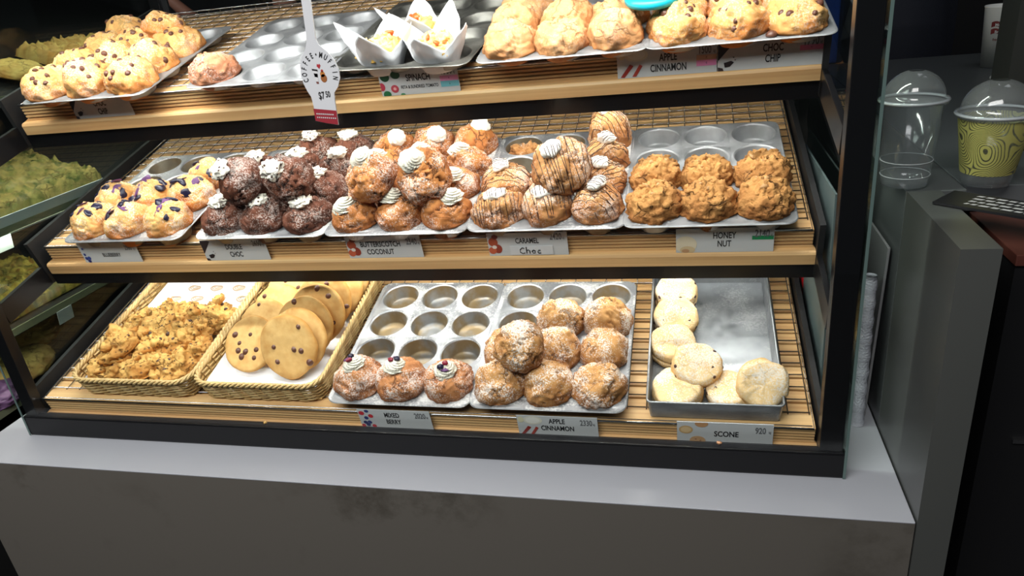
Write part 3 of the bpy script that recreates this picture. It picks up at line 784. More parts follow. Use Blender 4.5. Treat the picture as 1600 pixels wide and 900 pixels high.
scone('fruit scone at the back left corner of the scone tray', 1.110, .272, FL + .006, (.15, .0, 2), sd=5, fruit=True, R=.034, Hh=.034)
scone('golden low fruit scone half hidden behind the dusky round one at front right', 1.188, .062, FL + .001, (.05, -.05, 0), sd=6, fruit=True, R=.033, Hh=.024)
scone('round floury scone leaning upright at the front right of the scone tray', 1.229, .060, FL + .030, (.80, .12, 0), sd=7, R=.0345, Hh=.024)

# ---------------------------------------------------------------- baskets
WICK = plain('wicker_cane', sr(208, 178, 122), .5, var=.25, vscale=40)
WICKD = plain('wicker_cane_darker', sr(186, 152, 96), .5, var=.25, vscale=40)  # darker cane tone for alternate strands, stakes and floor
def perim(x0, x1, y0, y1, r, n=220):
    L = rr(x0, x1, y0, y1, r, 0, 8); P = np.array(L)[:, :2]; P = np.vstack([P, P[:1]])
    d = np.r_[0, np.cumsum(np.linalg.norm(np.diff(P, axis=0), axis=1))]
    t = np.linspace(0, d[-1], n, endpoint=False)
    return np.stack([np.interp(t, d, P[:, 0]), np.interp(t, d, P[:, 1])], 1), d[-1]
def basket(label, x, s, W, L, Hb, k=0):
    b = empty('wicker_basket', label, 'basket', SP(k, x, s, RACK + .0012), SR(), 'wicker baskets')
    rows = 11; per = 264
    for i in range(rows):
        t = (i + .5) / rows; g = .008 * t
        P, _ = perim(-g, W + g, -g, L + g, .022 + g, per)
        c = P - P.mean(0); nr = c / np.linalg.norm(c, axis=1)[:, None]
        ph = np.arange(per) / per * 2 * PI * 66 / 2 + (PI if i % 2 else 0)
        Q = P + nr * (np.sin(ph) * .0017)[:, None]
        pts = np.c_[Q, np.full(per, Hb * t) + .0006 * np.cos(ph)]
        link('woven_strand', tubes([pts], .0021, 5, closed=True), WICK if i % 2 else WICKD, b)
    P, _ = perim(-.004, W + .004, -.004, L + .004, .026, 66); c = P - P.mean(0)
    for ax in range(0, 66):
        p0 = P[ax] - c[ax] * .02; p1 = P[ax] + (P[ax] - P.mean(0)) * .012
        if ax % 1 == 0: STK.append(((p0[0], p0[1], .001), (p1[0], p1[1], Hb)))
    stk = link('stakes', tubes([[a_, b_] for a_, b_ in STK[-66:]], .0013, 5), WICKD, b); stk['kind'] = 'stuff'
    P, _ = perim(-.009, W + .009, -.009, L + .009, .031, 330); c = P - P.mean(0); nr = c / np.linalg.norm(c, axis=1)[:, None]
    for q in range(3):
        ph = np.arange(330) / 330 * 2 * PI * 40 + q * 2 * PI / 3
        pts = np.c_[P + nr * (np.cos(ph) * .0028)[:, None], Hb + .002 + .0028 * np.sin(ph)]
        link('rim_braid', tubes([pts], .0023, 5, closed=True), WICK, b)
    base = link('basket_floor', boxm(.002, W - .002, .002, L - .002, .001, .003), WICKD, b)
    return b
STK = []
BW, BL, BH = .222, .365, .040
b1 = basket('wicker basket of lumpy rock cakes at the left end of the bottom shelf', .088, .028, BW, BL, BH)
b2 = basket('wicker basket of large round choc chip cookies on the bottom shelf', .335, .028, BW - .006, BL, BH)
# paper liners (rest in the baskets)
BROWNP = plain('liner_print', sr(214, 186, 152), .6)
def liner(label, x, s, W, L, prints):
    t = empty('paper_liner', label, 'paper', SP(0, x, s, RACK + .006), SR(), 'basket liners')
    nx, ny = 26, 40; V = []; F = []
    for j in range(ny):
        for i in range(nx):
            u = i / (nx - 1); v = j / (ny - 1); xx = .004 + u * (W - .008); yy = .006 + v * (L - .012)
            e = max(0, abs(u - .5) * 2 - .86) / .14; e2 = max(0, v - .92) / .08
            zz = .0005 + .022 * e ** 1.5 + .026 * e2 ** 1.5 + .0007 * math.sin(u * 9 + v * 7)
            V.append((xx, yy, zz))
    for j in range(ny - 1):
        for i in range(nx - 1): a = j * nx + i; F.append((a, a + 1, a + nx + 1, a + nx))
    link('paper_sheet', mesh('sheet', V, F, True), PAPER, t)
    if prints:
        ms = []
        rnd = random.Random(5)
        for r_ in range(5):
            for c_ in range(4):
                cx = .028 + c_ * .052 + (.026 if r_ % 2 else 0); cy = .185 + r_ * .034
                if cx > W - .02: continue
                for q in range(3):   # little muffin cup marks: dome over a band
                    a0 = rnd.uniform(0, 1)
                    pts = [(cx + (.013 - q * .0035) * math.cos(a), cy + q * .0015 + (.0075 - q * .002) * math.sin(a) * (1.0 + .2 * math.sin(3 * a + a0)), .0026) for a in np.linspace(0, 2 * PI, 22, endpoint=False)]
                    ms.append(tubes([pts], .0007 + .0003 * (q == 0), 4, closed=True))
        p = link('muffin_print', join(ms), BROWNP, t); p['kind'] = 'stuff'
    return t
liner('white paper liner with faint brown muffin print behind the rock cakes', .088, .028, BW, BL, True)
liner('plain white paper liner under the choc chip cookies', .335, .028, BW - .006, BL, False)

LUMPM = loaf(.011, .008, 4001, neck=False, amp=.35, crack=.2, rough=.2, rn=12, seg=20)
# rock cakes
def rock(label, x, s, n, sd, R=.036):
    rnd = random.Random(sd)
    R *= 1.14; s += .012; me = loaf(R, R * .72, sd + 600, neck=False, amp=.24, crack=.6, rough=.11, lump=2.6, ax=rnd.uniform(.9, 1.15), ay=rnd.uniform(.85, 1.05))
    o = link('rock_cake', me, M_ROCK, None, SP(0, x, s, n), SR((rnd.uniform(-.3, .3), rnd.uniform(-.3, .3), rnd.uniform(0, 6)))); tag(o, label, 'cake', 'rock cakes in the wicker basket')
    bv = bvh_of(me); scatter(o, bv, R, [CHIPM], CHOC, 'chocolate_chip', 3, rnd, .8, -.001, .6, .9)
    scatter(o, bv, R, [LUMPM], M_ROCK, 'dough_lump', 4, rnd, .9, -.004, .9, 1.4)
B0 = RACK + .012
rock('lumpy rock cake in the front left corner of the left basket', .128, .060, B0 + .008, 1)
rock('lumpy rock cake at the front, second from the left in the left basket', .192, .058, B0 + .008, 2)
rock('lumpy rock cake at the front, third from the left in the left basket', .252, .064, B0 + .006, 3, .034)
rock('lumpy rock cake at the left side, second row of the left basket', .122, .122, B0 + .010, 4)
rock('lumpy rock cake in the middle of the second row of the left basket', .182, .122, B0 + .016, 5, .039)
rock('lumpy rock cake at the right of the second row of the left basket', .246, .130, B0 + .016, 6)
rock('lumpy rock cake against the right rim of the left basket', .276, .105, B0 + .010, 7, .030)
rock('flat topped rock cake highest at the back of the left basket heap', .176, .186, B0 + .010, 8, .040)
rock('lumpy rock cake at the back right of the heap in the left basket', .262, .186, B0 + .008, 9, .038)
rock('lumpy rock cake resting on top at the front left of the left basket heap', .140, .086, B0 + .038, 10, .032)
rock('lumpy rock cake at the back left of the heap in the left basket', .118, .172, B0 + .006, 11, .032)

# cookies
def cookie(label, x, s, n, rot, sd, R=.045, chips=9):
    rnd = random.Random(sd); prof = [(.0005, .0062, 0)]
    for i in range(1, 8): q = i / 7; prof.append((R * q * .92, .0062 - .0014 * q ** 3, q * .5))
    prof += [(R * .965, .0036, .65), (R * .995, .0012, .85), (R, -.001, .95), (R * .985, -.0032, 1), (R * .93, -.0045, 1), (.0005, -.0045, 1)]
    pr = np.array(prof); seg = 56; th = np.linspace(0, 2 * PI, seg, endpoint=False)
    P = np.stack([(pr[:, 0][:, None] * np.cos(th)).ravel(), (pr[:, 0][:, None] * np.sin(th)).ravel(), (pr[:, 1][:, None] * np.ones(seg)).ravel()], 1)
    rad = 1 + .035 * fbm(np.stack([np.cos(th), np.sin(th), th * 0], 1) * 1.3 + sd, sd, 2); P[:, :2] *= np.tile(rad, len(pr))[:, None]
    P[:, 2] += .0009 * fbm(P * 55 + sd, sd, 3); P[:seg] = P[:seg].mean(0); f = []
    for i in range(len(pr) - 1):
        for j in range(seg): k = (j + 1) % seg; f.append((i * seg + j, (i + 1) * seg + j, (i + 1) * seg + k, i * seg + k))
    me = mesh('cookie', P, f, True)
    for nm, val in (('rim', (pr[:, 2][:, None] * np.ones(seg)).ravel()), ('crack', np.zeros(len(P)))):
        a_ = me.attributes.new(nm, 'FLOAT', 'POINT'); a_.data.foreach_set('value', val.astype(np.float32))
    o = link('choc_chip_cookie', me, M_COOKIE, None, SP(0, x, s, n), SR(rot)); tag(o, label, 'cookie', 'choc chip cookies in the basket')
    scatter(o, bvh_of(me), R, [CHIPM], CHIP, 'chocolate_chip', chips, rnd, .88, -.0012, .85, 1.25)
ords = ['second', 'third', 'fourth', 'fifth', 'sixth', 'seventh', 'eighth', 'ninth']
for i in range(8):
    lb = 'front choc chip cookie standing nearly upright in the right hand row' if i == 0 else '%s choc chip cookie from the front in the right hand leaning row' % ords[i - 1]
    ss = [.100, .120, .152, .186, .222, .258, .294, .330][i]
    cookie(lb, .482 + .0035 * i + (.003 if i % 2 else -.002), ss - .006, B0 + .046 - .0005 * i, (1.02 - .04 * min(i, 3), -.04, i * 1.3), 50 + i, R=.0545, chips=6)
for i in range(5):
    lb = 'front choc chip cookie lying back in the left hand row' if i == 0 else '%s choc chip cookie from the front in the left hand leaning row' % ords[i - 1]
    cookie(lb, .391 + .004 * i, [.116, .160, .206, .254, .298][i], B0 + .033, ([.62, .55, .5, .5, .5][i], -.02, i * 2.1 + 1), 80 + i, R=.0500)

# ---------------------------------------------------------------- name cards
def ell(cx, cz, rx, rz, n=18): return [(cx + rx * math.cos(2 * PI * i / n), cz + rz * math.sin(2 * PI * i / n)) for i in range(n)]
PM = {}
def pmat(c):
    if c not in PM: PM[c] = plain('print_%s' % '_'.join(map(str, c)), sr(*c), .6)
    return PM[c]
def card(k, x0, x1, label, lines, price=None, pics=(), h=.040, stripes=(), sub=None, tilt=.10):
    wd = x1 - x0
    t = empty('price_card', label, 'price card', SP(k, x0, .0045, .0208), SR((-tilt * .6, 0, 0)), 'price cards')
    link('card', boxm(0, wd, 0, .0012, 0, h), WHITEC, t)
    for i, (txt, cx, cz, size, sx) in enumerate(lines):
        me = curve_text(txt, size * 1.14, sx); link('printed_name', me, INK, t, (cx * wd, -.00035, (cz - .07) * h))
    if price: link('printed_figures', curve_text(price[0], price[3] * 1.25, .58), INKG, t, (price[1] * wd, -.00035, (price[2] - .06) * h)); link('printed_unit', curve_text('kJ', price[3] * .45, .7), INKG, t, ((price[1] + .095) * wd, -.00035, (price[2] - .12) * h))
    for col, pts in pics:
        me = mesh('pic', [(min(max(p[0] * wd, 0.0003), wd - .0003), 0, min(max(p[1] * h, .0003), h - .0003)) for p in pts], [tuple(range(len(pts)))])
        link('printed_picture', me, pmat(col), t, (0, -.0003 - .00005 * (pics.index((col, pts)) % 6), 0))
    for col, a, b, c, d, tx in stripes:
        link('printed_stripe', mesh('st', [(a * wd, 0, c * h), (b * wd, 0, c * h), (b * wd, 0, d * h), (a * wd, 0, d * h)], [(0, 1, 2, 3)]), pmat(col), t, (0, -.0003, 0))
        if tx: link('printed_mark', curve_text(tx, .0035, .7), INK, t, ((a + b) / 2 * wd, -.0005, (c + d) / 2 * h))
choc = [((40, 30, 34), [(0, .35), (.16, .95), (.12, 1.0), (0, 1.0)]), ((60, 46, 48), [(.0, .0), (.06, .0), (.05, .10), (0, .14)]), ((32, 24, 28), [(.07, .12), (.12, .14), (.16, .28), (.13, .34), (.06, .28)]), ((50, 40, 42), ell(.155, .45, .008, .02)), ((50, 40, 42), ell(.17, .36, .006, .02))]
appl = [((226, 222, 206), ell(.20, .78, .12, .22)), ((238, 236, 226), ell(.20, .78, .09, .16)), ((220, 214, 180), ell(.05, .80, .04, .15)), ((150, 46, 36), [(.03, .04), (.07, .02), (.17, .42), (.13, .48)]), ((170, 60, 46), [(.15, .04), (.19, .04), (.26, .40), (.23, .46)])]
cara = [((176, 78, 48), ell(.07, .62, .06, .2)), ((150, 58, 40), ell(.12, .32, .055, .2)), ((196, 92, 60), ell(.05, .25, .05, .16)), ((232, 220, 210), ell(.08, .40, .03, .08)), ((120, 44, 32), ell(.10, .85, .04, .10))]
mixb = [((196, 44, 56), ell(.05, .80, .04, .11)), ((196, 44, 56), ell(.17, .66, .035, .10)), ((52, 62, 120), ell(.10, .55, .03, .09)), ((40, 48, 100), ell(.07, .30, .03, .09)), ((52, 62, 120), ell(.13, .32, .03, .09)), ((40, 48, 100), ell(.10, .18, .03, .09)), ((196, 44, 56), ell(.03, .12, .03, .09)), ((196, 44, 56), ell(.18, .12, .03, .09)), ((52, 62, 120), ell(.13, .92, .03, .08))]
blub = [((44, 56, 130), ell(.05, .42, .02, .07)), ((44, 56, 130), ell(.05, .22, .028, .09)), ((60, 76, 150), ell(.10, .24, .028, .09)), ((36, 44, 110), ell(.08, .08, .028, .08)), ((60, 76, 150), ell(.06, .72, .018, .05))]
spin = [((30, 74, 44), ell(.08, .72, .06, .17)), ((30, 74, 44), ell(.22, .78, .06, .15)), ((190, 60, 80), ell(.02, .36, .04, .16)), ((190, 70, 84), ell(.18, .26, .05, .15)), ((230, 170, 170), ell(.18, .26, .02, .06)), ((36, 110, 66), ell(.07, .06, .05, .14)), ((60, 140, 90), ell(.27, .02, .03, .05))]
honn = [((226, 214, 188), ell(.10, .35, .12, .35)), ((214, 190, 150), ell(.12, .12, .08, .16)), ((196, 150, 110), ell(.10, .08, .04, .08))]
scon = [((206, 168, 116), ell(.095, .62, .075, .20)), ((226, 194, 146), ell(.095, .62, .055, .14)), ((196, 146, 100), ell(.26, .94, .07, .17)), ((200, 156, 110), ell(.22, .10, .085, .22)), ((150, 100, 66), ell(.20, .16, .012, .03)), ((150, 100, 66), ell(.25, .10, .012, .03)), ((150, 100, 66), ell(.07, .66, .012, .03))]
card(2, .114, .231, 'choc chip price card at the left end of the top shelf', [('CHOC', .50, .68, .0125, .60), ('CHIP', .50, .32, .0125, .60)], pics=choc)
card(2, .679, .804, 'spinach, feta and sundried tomato price card on the top shelf', [('SPINACH', .50, .70, .0125, .66), ('FETA & SUNDRIED TOMATO', .50, .36, .0062, .66)], ('1380', .86, .86, .0130), spin, stripes=[((232, 150, 196), .77, .995, .42, .62, 'V'), ((120, 196, 208), .77, .995, .20, .42, 'G')])
card(2, 1.036, 1.170, 'apple cinnamon price card on the top shelf', [('APPLE', .52, .70, .0125, .62), ('CINNAMON', .52, .34, .0125, .62)], ('1500', .88, .84, .0120), appl, stripes=[((206, 164, 140), .80, .995, .44, .62, 'V'), ((232, 140, 190), .80, .995, .24, .44, 'G')])
card(2, 1.171, 1.304, 'choc chip price card at the right end of the top shelf', [('CHOC', .53, .74, .0125, .62), ('CHIP', .53, .38, .0125, .62)], ('1790', .88, .86, .0135), choc, stripes=[((226, 130, 170), .78, .995, .50, .68, 'V')])
card(1, .083, .203, 'blueberry price card at the left end of the middle shelf', [('BLUEBERRY', .52, .45, .0092, .70)], ('2360', .86, .78, .0100), blub)
card(1, .333, .455, 'double choc price card on the middle shelf', [('DOUBLE', .50, .72, .0120, .60), ('CHOC', .50, .36, .0120, .60)], ('2650', .87, .86, .0120), choc)
card(1, .599, .726, 'butterscotch coconut price card on the middle shelf', [('BUTTERSCOTCH', .46, .70, .0120, .66), ('COCONUT', .44, .35, .0120, .66)], ('2340', .88, .78, .0125), cara)
card(1, .834, .957, 'caramel price card with hand lettered choc on the middle shelf', [('CARAMEL', .50, .66, .0115, .62)], ('2420', .86, .86, .0125), cara)
card(1, 1.114, 1.247, 'honey nut price card on the middle shelf', [('HONEY', .50, .76, .0125, .64), ('NUT', .50, .42, .0125, .64)], ('2140', .88, .80, .0135), honn, stripes=[((24, 140, 84), .78, .995, .50, .66, None)])
card(0, .621, .742, 'mixed berry price card on the bottom shelf', [('MIXED', .47, .80, .0120, .62), ('BERRY', .47, .44, .0120, .62)], ('2020', .86, .80, .0125), mixb)
card(0, .880, 1.001, 'apple cinnamon price card on the bottom shelf', [('APPLE', .50, .82, .0120, .66), ('CINNAMON', .50, .46, .0120, .66)], ('2330', .86, .78, .0125), appl)
card(0, 1.114, 1.244, 'scone price card at the right end of the bottom shelf', [('SCONE', .52, .52, .0128, .70)], ('920', .87, .74, .0130), scon)
# the hand lettered strip stuck over the caramel card
cc = [o for o in bpy.data.objects if o.get('label', '').startswith('caramel price card')][0]
link('taped_strip', boxm(.034, .100, -.0011, -.0006, .0015, .0175), plain('strip_paper', sr(214, 216, 218), .5), cc)
def stroke(paths, r=.0007): return tubes([[(p[0], 0, p[1]) for p in q] for q in paths], r, 5)
hw = [[(.0065, .0085), (.004, .0098), (.0012, .007), (.001, .003), (.004, .0008), (.0068, .002)], [(.009, .011), (.009, .001)], [(.009, .005), (.0112, .0065), (.0128, .005), (.0130, .001)],
      [(.0175, .006), (.0156, .004), (.0168, .0012), (.0192, .0015), (.0196, .0045), (.0175, .006)], [(.0262, .0055), (.0236, .0055), (.0226, .003), (.0238, .001), (.0265, .0015)]]
link('hand_lettering', stroke(hw), INK, cc, (.048, -.0014, .0032)).scale = (1.25, 1, 1.15)
for o in list(cc.children):
    if o.name.startswith('printed_name'): o.location.z = .0258

# ---------------------------------------------------------------- hanging paddle sign
out = [(.6815, .745), (.6945, .745), (.6935, .640), (.6900, .595), (.6925, .587), (.7020, .578), (.7090, .568), (.7125, .557), (.7120, .546), (.7070, .536), (.7005, .529), (.6990, .519), (.6985, .508), (.6975, .489), (.6820, .492), (.6670, .496), (.6685, .514), (.6678, .526), (.6640, .534), (.6610, .543), (.6600, .553), (.6615, .565), (.6665, .575), (.6740, .585), (.6770, .592), (.6785, .600), (.6815, .640)]
sgn = empty('hanging_sign', 'white paddle shaped coffee and muffin price sign hanging before the glass', 'sign', (.686, -.0235, .745), (0, 0, 0))
def srel(me, mat, nm, dy=0.0): return link(nm, me, mat, sgn, (0, dy, 0))
link('sign_board', prism([(a - .686, b - .745) for a, b in out], .0018), plain('sign_white', sr(214, 216, 220), .4), sgn)
link('red_band', mesh('rb', [(p[0] - .686, 0, p[1] - .745) for p in [(.6676, .5115), (.6987, .5070), (.6976, .4893), (.6820, .4922), (.6671, .4962)]], [(0, 1, 2, 3, 4)]), pmat((150, 34, 48)), sgn, (0, -.0003, 0))
arc = 'COFFEE•MUFFIN'; ms = []
for i, chh in enumerate(arc):
    a = math.radians(196 - i * (212 / 12)); cx, cz = .6862 + .0205 * math.cos(a), .5530 + .0230 * math.sin(a)
    me = curve_text(chh, .0095, .62)
    R_ = Matrix.Rotation(-(a - PI / 2), 4, 'Y')
    me.transform(Matrix.Translation((cx - .686, 0, cz - .745)) @ R_); ms.append(me)
link('arched_lettering', join(ms), INK, sgn, (0, -.0004, 0))
me = curve_text('$7', .0125, .62); link('price_lettering', me, INK, sgn, (-.0035, -.0004, .5265 - .745)); link('price_lettering', curve_text('50', .0105, .62), INK, sgn, (.0055, -.0004, .5275 - .745))
ms = []
for zz, n_, wd_ in ((.5040, 9, .0026), (.4995, 10, .0022)):
    for q in range(n_):
        x_ = -.0155 + q * .0027; z_ = zz - .745 - q * .0003
        ms.append(mesh('m', [(x_, 0, z_), (x_ + wd_ * .7, 0, z_), (x_ + wd_ * .7, 0, z_ + .0016), (x_, 0, z_ + .0016)], [(0, 1, 2, 3)]))
link('small_print', join(ms), WHITEC, sgn, (0, -.0006, 0))
for col, pts in (((170, 40, 50), [(.684, .5625), (.6870, .5590), (.6895, .5630), (.6880, .5655), (.6868, .5640), (.6852, .5655)]), ((30, 28, 30), [(.6765, .5600), (.6840, .5585), (.6842, .5562), (.6768, .5578)]), ((220, 220, 222), [(.6780, .5575), (.6832, .5565), (.6825, .5440), (.6790, .5445)]), ((60, 40, 40), [(.6782, .5545), (.6831, .5535), (.6827, .5490), (.6786, .5500)]), ((150, 90, 40), ell(.6905, .5475, .0042, .0050)), ((190, 120, 50), ell(.6898, .5525, .0032, .0036)), ((170, 50, 40), ell(.6900, .5565, .0016, .0018)), ((120, 70, 60), [(.6790, .5442), (.6825, .5436), (.6822, .5412), (.6794, .5418)])):
    link('printed_picture', mesh('p', [(a - .686, 0, b - .745) for a, b in pts], [tuple(range(len(pts)))]), pmat(col), sgn, (0, -.0003, 0))

# crumbs on the base rail
rnd = random.Random(3)
cr = link('crumb', blob(.0035, 3, 1.2, .8, .7, .4, 1), M_ROCK, None, (.455, YF + .010, .0125)); tag(cr, 'pale cake crumb on the black front rail below the cookie basket', 'crumb')
cr = link('crumb', blob(.0035, 8, 1.2, .8, .7, .4, 1), M_MIXED, None, (1.172, YF + .010, .0125)); tag(cr, 'brown crumb on the black front rail below the scones', 'crumb')

# ---------------------------------------------------------------- right side things
def cup_dome(name, label, x, y, r0, r1, hh, pattern=False):
    c = empty(name, label, 'cup', (x, y, .3345))
    link('cup_body', lathe([(.0005, .001), (r0 * .8, .001), (r0, .002), (r0 + (r1 - r0) * .12, hh * .12), (r0 + (r1 - r0) * .13, hh * .13), (r1, hh), (r1 + .001, hh)], 48), PLASTIC, c)
    link('dome_lid', lathe([(r1 + .001, hh), (r1 + .0045, hh), (r1 + .0045, hh + .005), (r1 + .001, hh + .006)] + [((r1 - .001) * math.cos(a), hh + .007 + (r1 * .9) * math.sin(a)) for a in np.linspace(0, PI * .42, 9)], 48), PLASTIC, c)
    link('lid_rim', tubes([[((r1 + .003) * math.cos(a), (r1 + .003) * math.sin(a), hh + .003) for a in np.linspace(0, 2 * PI, 48, endpoint=False)]], .0022, 6, closed=True), plain('frosted_plastic', (.38, .40, .42), .25) if 'frosted_plastic' not in MATS else MATS['frosted_plastic'], c)
    for z in (hh * .14, hh * .32):
        rz = r0 + (r1 - r0) * z / hh
        if not pattern: link('ridge', tubes([[((rz + .0003) * math.cos(a), (rz + .0003) * math.sin(a), z) for a in np.linspace(0, 2 * PI, 40, endpoint=False)]], .0007, 5, closed=True), MATS['frosted_plastic'], c)
    if pattern:
        zs = np.linspace(hh * .20, hh * .97, 2)
        link('yellow_sleeve', lathe([(r0 + (r1 - r0) * z / hh + .0006, z) for z in zs], 64), swirl_mat(), c)
    return c
def swirl_mat():
    m, nt, b = newmat('yellow_swirl_print'); tc = N(nt, 'TexCoord')
    n = N(nt, 'TexNoise'); n.inputs['Scale'].default_value = 22; n.inputs['Detail'].default_value = 0; nt.links.new(tc.outputs['Object'], n.inputs[0])
    m1 = N(nt, 'Math', operation='MULTIPLY'); m1.inputs[1].default_value = 190; nt.links.new(n.outputs[0], m1.inputs[0])
    m2 = N(nt, 'Math', operation='SINE'); nt.links.new(m1.outputs[0], m2.inputs[0])
    f = ramp(nt, m2.outputs[0], -.95, -.35)
    nt.links.new(mixc(nt, f, (.05, .05, .025), sr(164, 160, 88)), b.inputs['Base Color']); b.inputs['Roughness'].default_value = .4
    nt.links.new(ramp(nt, f, 0, 1, .55, .93), b.inputs['Alpha'])
    return m
cup_dome('plastic_cup', 'clear empty plastic cup with a domed lid nearest the case', 1.408, .135, .028, .036, .108)
cup_dome('plastic_cup', 'plastic cup with yellow swirl pattern and a domed lid on the ledge', 1.500, .125, .027, .040, .088, True)
cup_dome('plastic_cup', 'plastic cup with yellow pattern cut off by the right edge of the photo', 1.610, .150, .027, .040, .086, True)

# dark worktop behind, cabinet and red box
wt = link('rear_worktop', boxm(1.4765, 2.9, .12, 1.25, .300, .3335, .001), plain('grey_worktop', sr(86, 90, 92), .35), None); tag(wt, 'grey worktop behind the ledge carrying the plastic cups', 'worktop')
wb = link('rear_cabinet', boxm(1.4765, 2.9, .16, 1.23, FLOORZ, .2995), BLACKM, None); tag(wb, 'black cabinet body under the grey rear worktop', 'cabinet')
cab = empty('dark_cabinet', 'black cabinet with a reddish brown top right of the grey partition', 'cabinet', (1.75, .02, FLOORZ))
rel(box('cabinet_body', (1.487, 2.3, -.030, .117, FLOORZ, .286), plain('cabinet_black', (.006, .006, .007), .5)), cab)
rel(box('cabinet_top', (1.485, 2.3, -.034, .118, .2865, .300), plain('red_brown_laminate', sr(84, 46, 38), .4), bev=.001), cab)
rel(box('metal_trim', (1.52, 2.2, -.0335, -.0303, .048, .053), CHROME), cab)
bk = empty('black_brochure', 'black folded brochure with white lettering lying across the ledge', 'brochure', (1.455, .090, .3352), (0, 0, -.72))
link('cover', boxm(0, .21, -.055, 0, 0, .003), plain('brochure_black', (.012, .012, .014), .4), bk)
rnd = random.Random(11)
for r_ in range(4):
    ms = []; xx = .03
    while xx < .20:
        l = rnd.uniform(.004, .011); ms.append(mesh('w', [(xx, -.012 - r_ * .011, 0), (xx + l, -.012 - r_ * .011, 0), (xx + l + .002, -.007 - r_ * .011, 0), (xx + .002, -.007 - r_ * .011, 0)], [(0, 1, 2, 3)])); xx += l + .003
    o = link('printed_line', join(ms), plain('brochure_print', (.42, .42, .42), .6) if 'brochure_print' not in MATS else MATS['brochure_print'], bk, (0, 0, .0033)); o['kind'] = 'stuff'
wc = empty('paper_cup', 'white paper cup with a dark red banner logo at the upper right', 'cup', (1.815, 1.03, .3345))
link('cup_wall', lathe([(.0005, .002), (.026, .002), (.0275, 0), (.035, .128), (.0362, .130), (.0352, .132), (.034, .130), (.027, .01), (.0005, .01)], 48), plain('cup_white', sr(232, 232, 230), .5), wc)
LR = plain('logo_red', sr(110, 30, 32), .5)
def wrap(me, z0, zscale=1.0):
    for v in me.vertices:
        a = -PI / 2 - .35 + v.co.x / .033; zz = z0 + v.co.z; rr_ = .0275 + (.035 - .0275) * zz / .128 + .0009
        v.co = Vector((rr_ * math.cos(a), rr_ * math.sin(a), zz))
    return me
ban = []
for z0 in (.093, .078):
    V = []; F = []
    for i in range(21):
        x = -.017 + i * .0017; w_ = .0025 * math.sin(i / 20 * 6.28)
        V += [(x, 0, w_ - .0055), (x, 0, w_ + .0055)]
        if i: F.append((2 * i - 2, 2 * i, 2 * i + 1, 2 * i - 1))
    ban.append(wrap(mesh('b', V, F), z0))
link('logo_banner', join(ban), LR, wc)
for body, z0 in (('Muffin', .093), ('Break', .078)):
    me = wrap(curve_text(body, .0085, .9), z0)
    for v in me.vertices: v.co.x *= 1.02; v.co.y *= 1.02
    link('logo_lettering', me, WHITEC, wc)
me = wrap(curve_text('Enjoy Life', .0065, .9), .062)
link('script_lettering', me, LR, wc)
ld = link('white_lid', lathe([(.0005, .004), (.030, .004), (.036, .006), (.039, .003), (.039, 0), (.0005, 0)], 40), plain('lid_white', sr(200, 200, 200), .5), None, (1.79, .86, .3345), (0, 0, 0)); tag(ld, 'flat white drink lid lying on the worktop below the paper cup', 'lid')
pp = link('dark_pillar', boxm(1.565, 1.64, .28, .34, .334, 1.795), plain('pillar_dark', (.020, .020, .018), .5), None); tag(pp, 'dark square pillar at the right edge standing on the worktop', 'pillar')
# hanging jacket behind the case on the right
V, F = [], []; nx, nz = 40, 30
for j in range(nz):
    for i in range(nx):
        u = i / (nx - 1); v = j / (nz - 1); a = u * 2 * PI
        rx = .17 * (1 - .25 * v ** 2) * (1 + .05 * math.sin(a * 7 + v * 3)); ry = .07 * (1 + .10 * math.sin(a * 5 + 1))
        V.append((rx * math.cos(a), ry * math.sin(a), -.55 + v * .62))
for j in range(nz - 1):
    for i in range(nx - 1): a = j * nx + i; F.append((a, a + 1, a + nx + 1, a + nx))
jk = empty('dark_jacket', 'dark navy jacket with a pale lapel tag hanging behind the case', 'jacket', (1.66, 1.38, .78))
jb = link('jacket_body', mesh('jb', V, F, True), plain('navy_cloth', (.008, .010, .020), .8, bump=.5, bscale=300), jk)
def at_y(px, pz, y): return (px, y, pz)
link('lapel_tag', prism([(-.055, -.19), (-.02, -.125), (-.015, -.14), (-.028, -.20)], .003), plain('tag_grey', sr(190, 190, 192), .5), jk, (-.065, -.085, -.055))
link('grey_strap', prism([(-.085, -.34), (-.06, -.22), (-.035, -.23), (-.06, -.33)], .003), plain('strap_grey', sr(70, 70, 76), .6), jk, (-.045, -.085, -.055))
link('coat_peg', tubes([[(0, 0, .06), (0, 0, 1.01)]], .006, 8), BLACKM, jk)
# between case and partition
pn = link('leaning_board', boxm(0, .0035, 0, .12, 0, .275, .0004), plain('board_grey', sr(150, 150, 152), .35, .3), None, (1.3900, .135, -.0305), (0, .030, 0)); tag(pn, 'thin grey board leaning between the case and the partition', 'board')
rl = link('padded_roll', tubes([[(0, 0, z) for z in np.linspace(0, .24, 30)]], [.0095 + .0010 * math.sin(i * 1.9) for i in range(30)], 14), plain('bubble_wrap', sr(186, 188, 198), .35, bump=1.0, bscale=350), None, (1.377, .112, -.0308), (-.05, 0, 0)); tag(rl, 'pale padded roll standing on the counter beside the right end glass', 'roll')
rp = empty('red_packet', 'plain red packet standing inside the right end glass', 'packet', (1.3165, .30, -.010), (0, 0, 0))
link('packet', boxm(0, .010, 0, .13, 0, .15, .001), plain('packet_red', sr(190, 22, 30), .35), rp)
sp = link('reflection_panel', boxm(1.3185, 1.3215, .10, .50, .02, .335, .0004), plain('reflection_grey_green', sr(88, 102, 102), .35), None); tag(sp, 'grey green panel standing in for a reflection on the right end glass', 'reflection')  # added panel, its flat colour imitates a reflection on the end glass

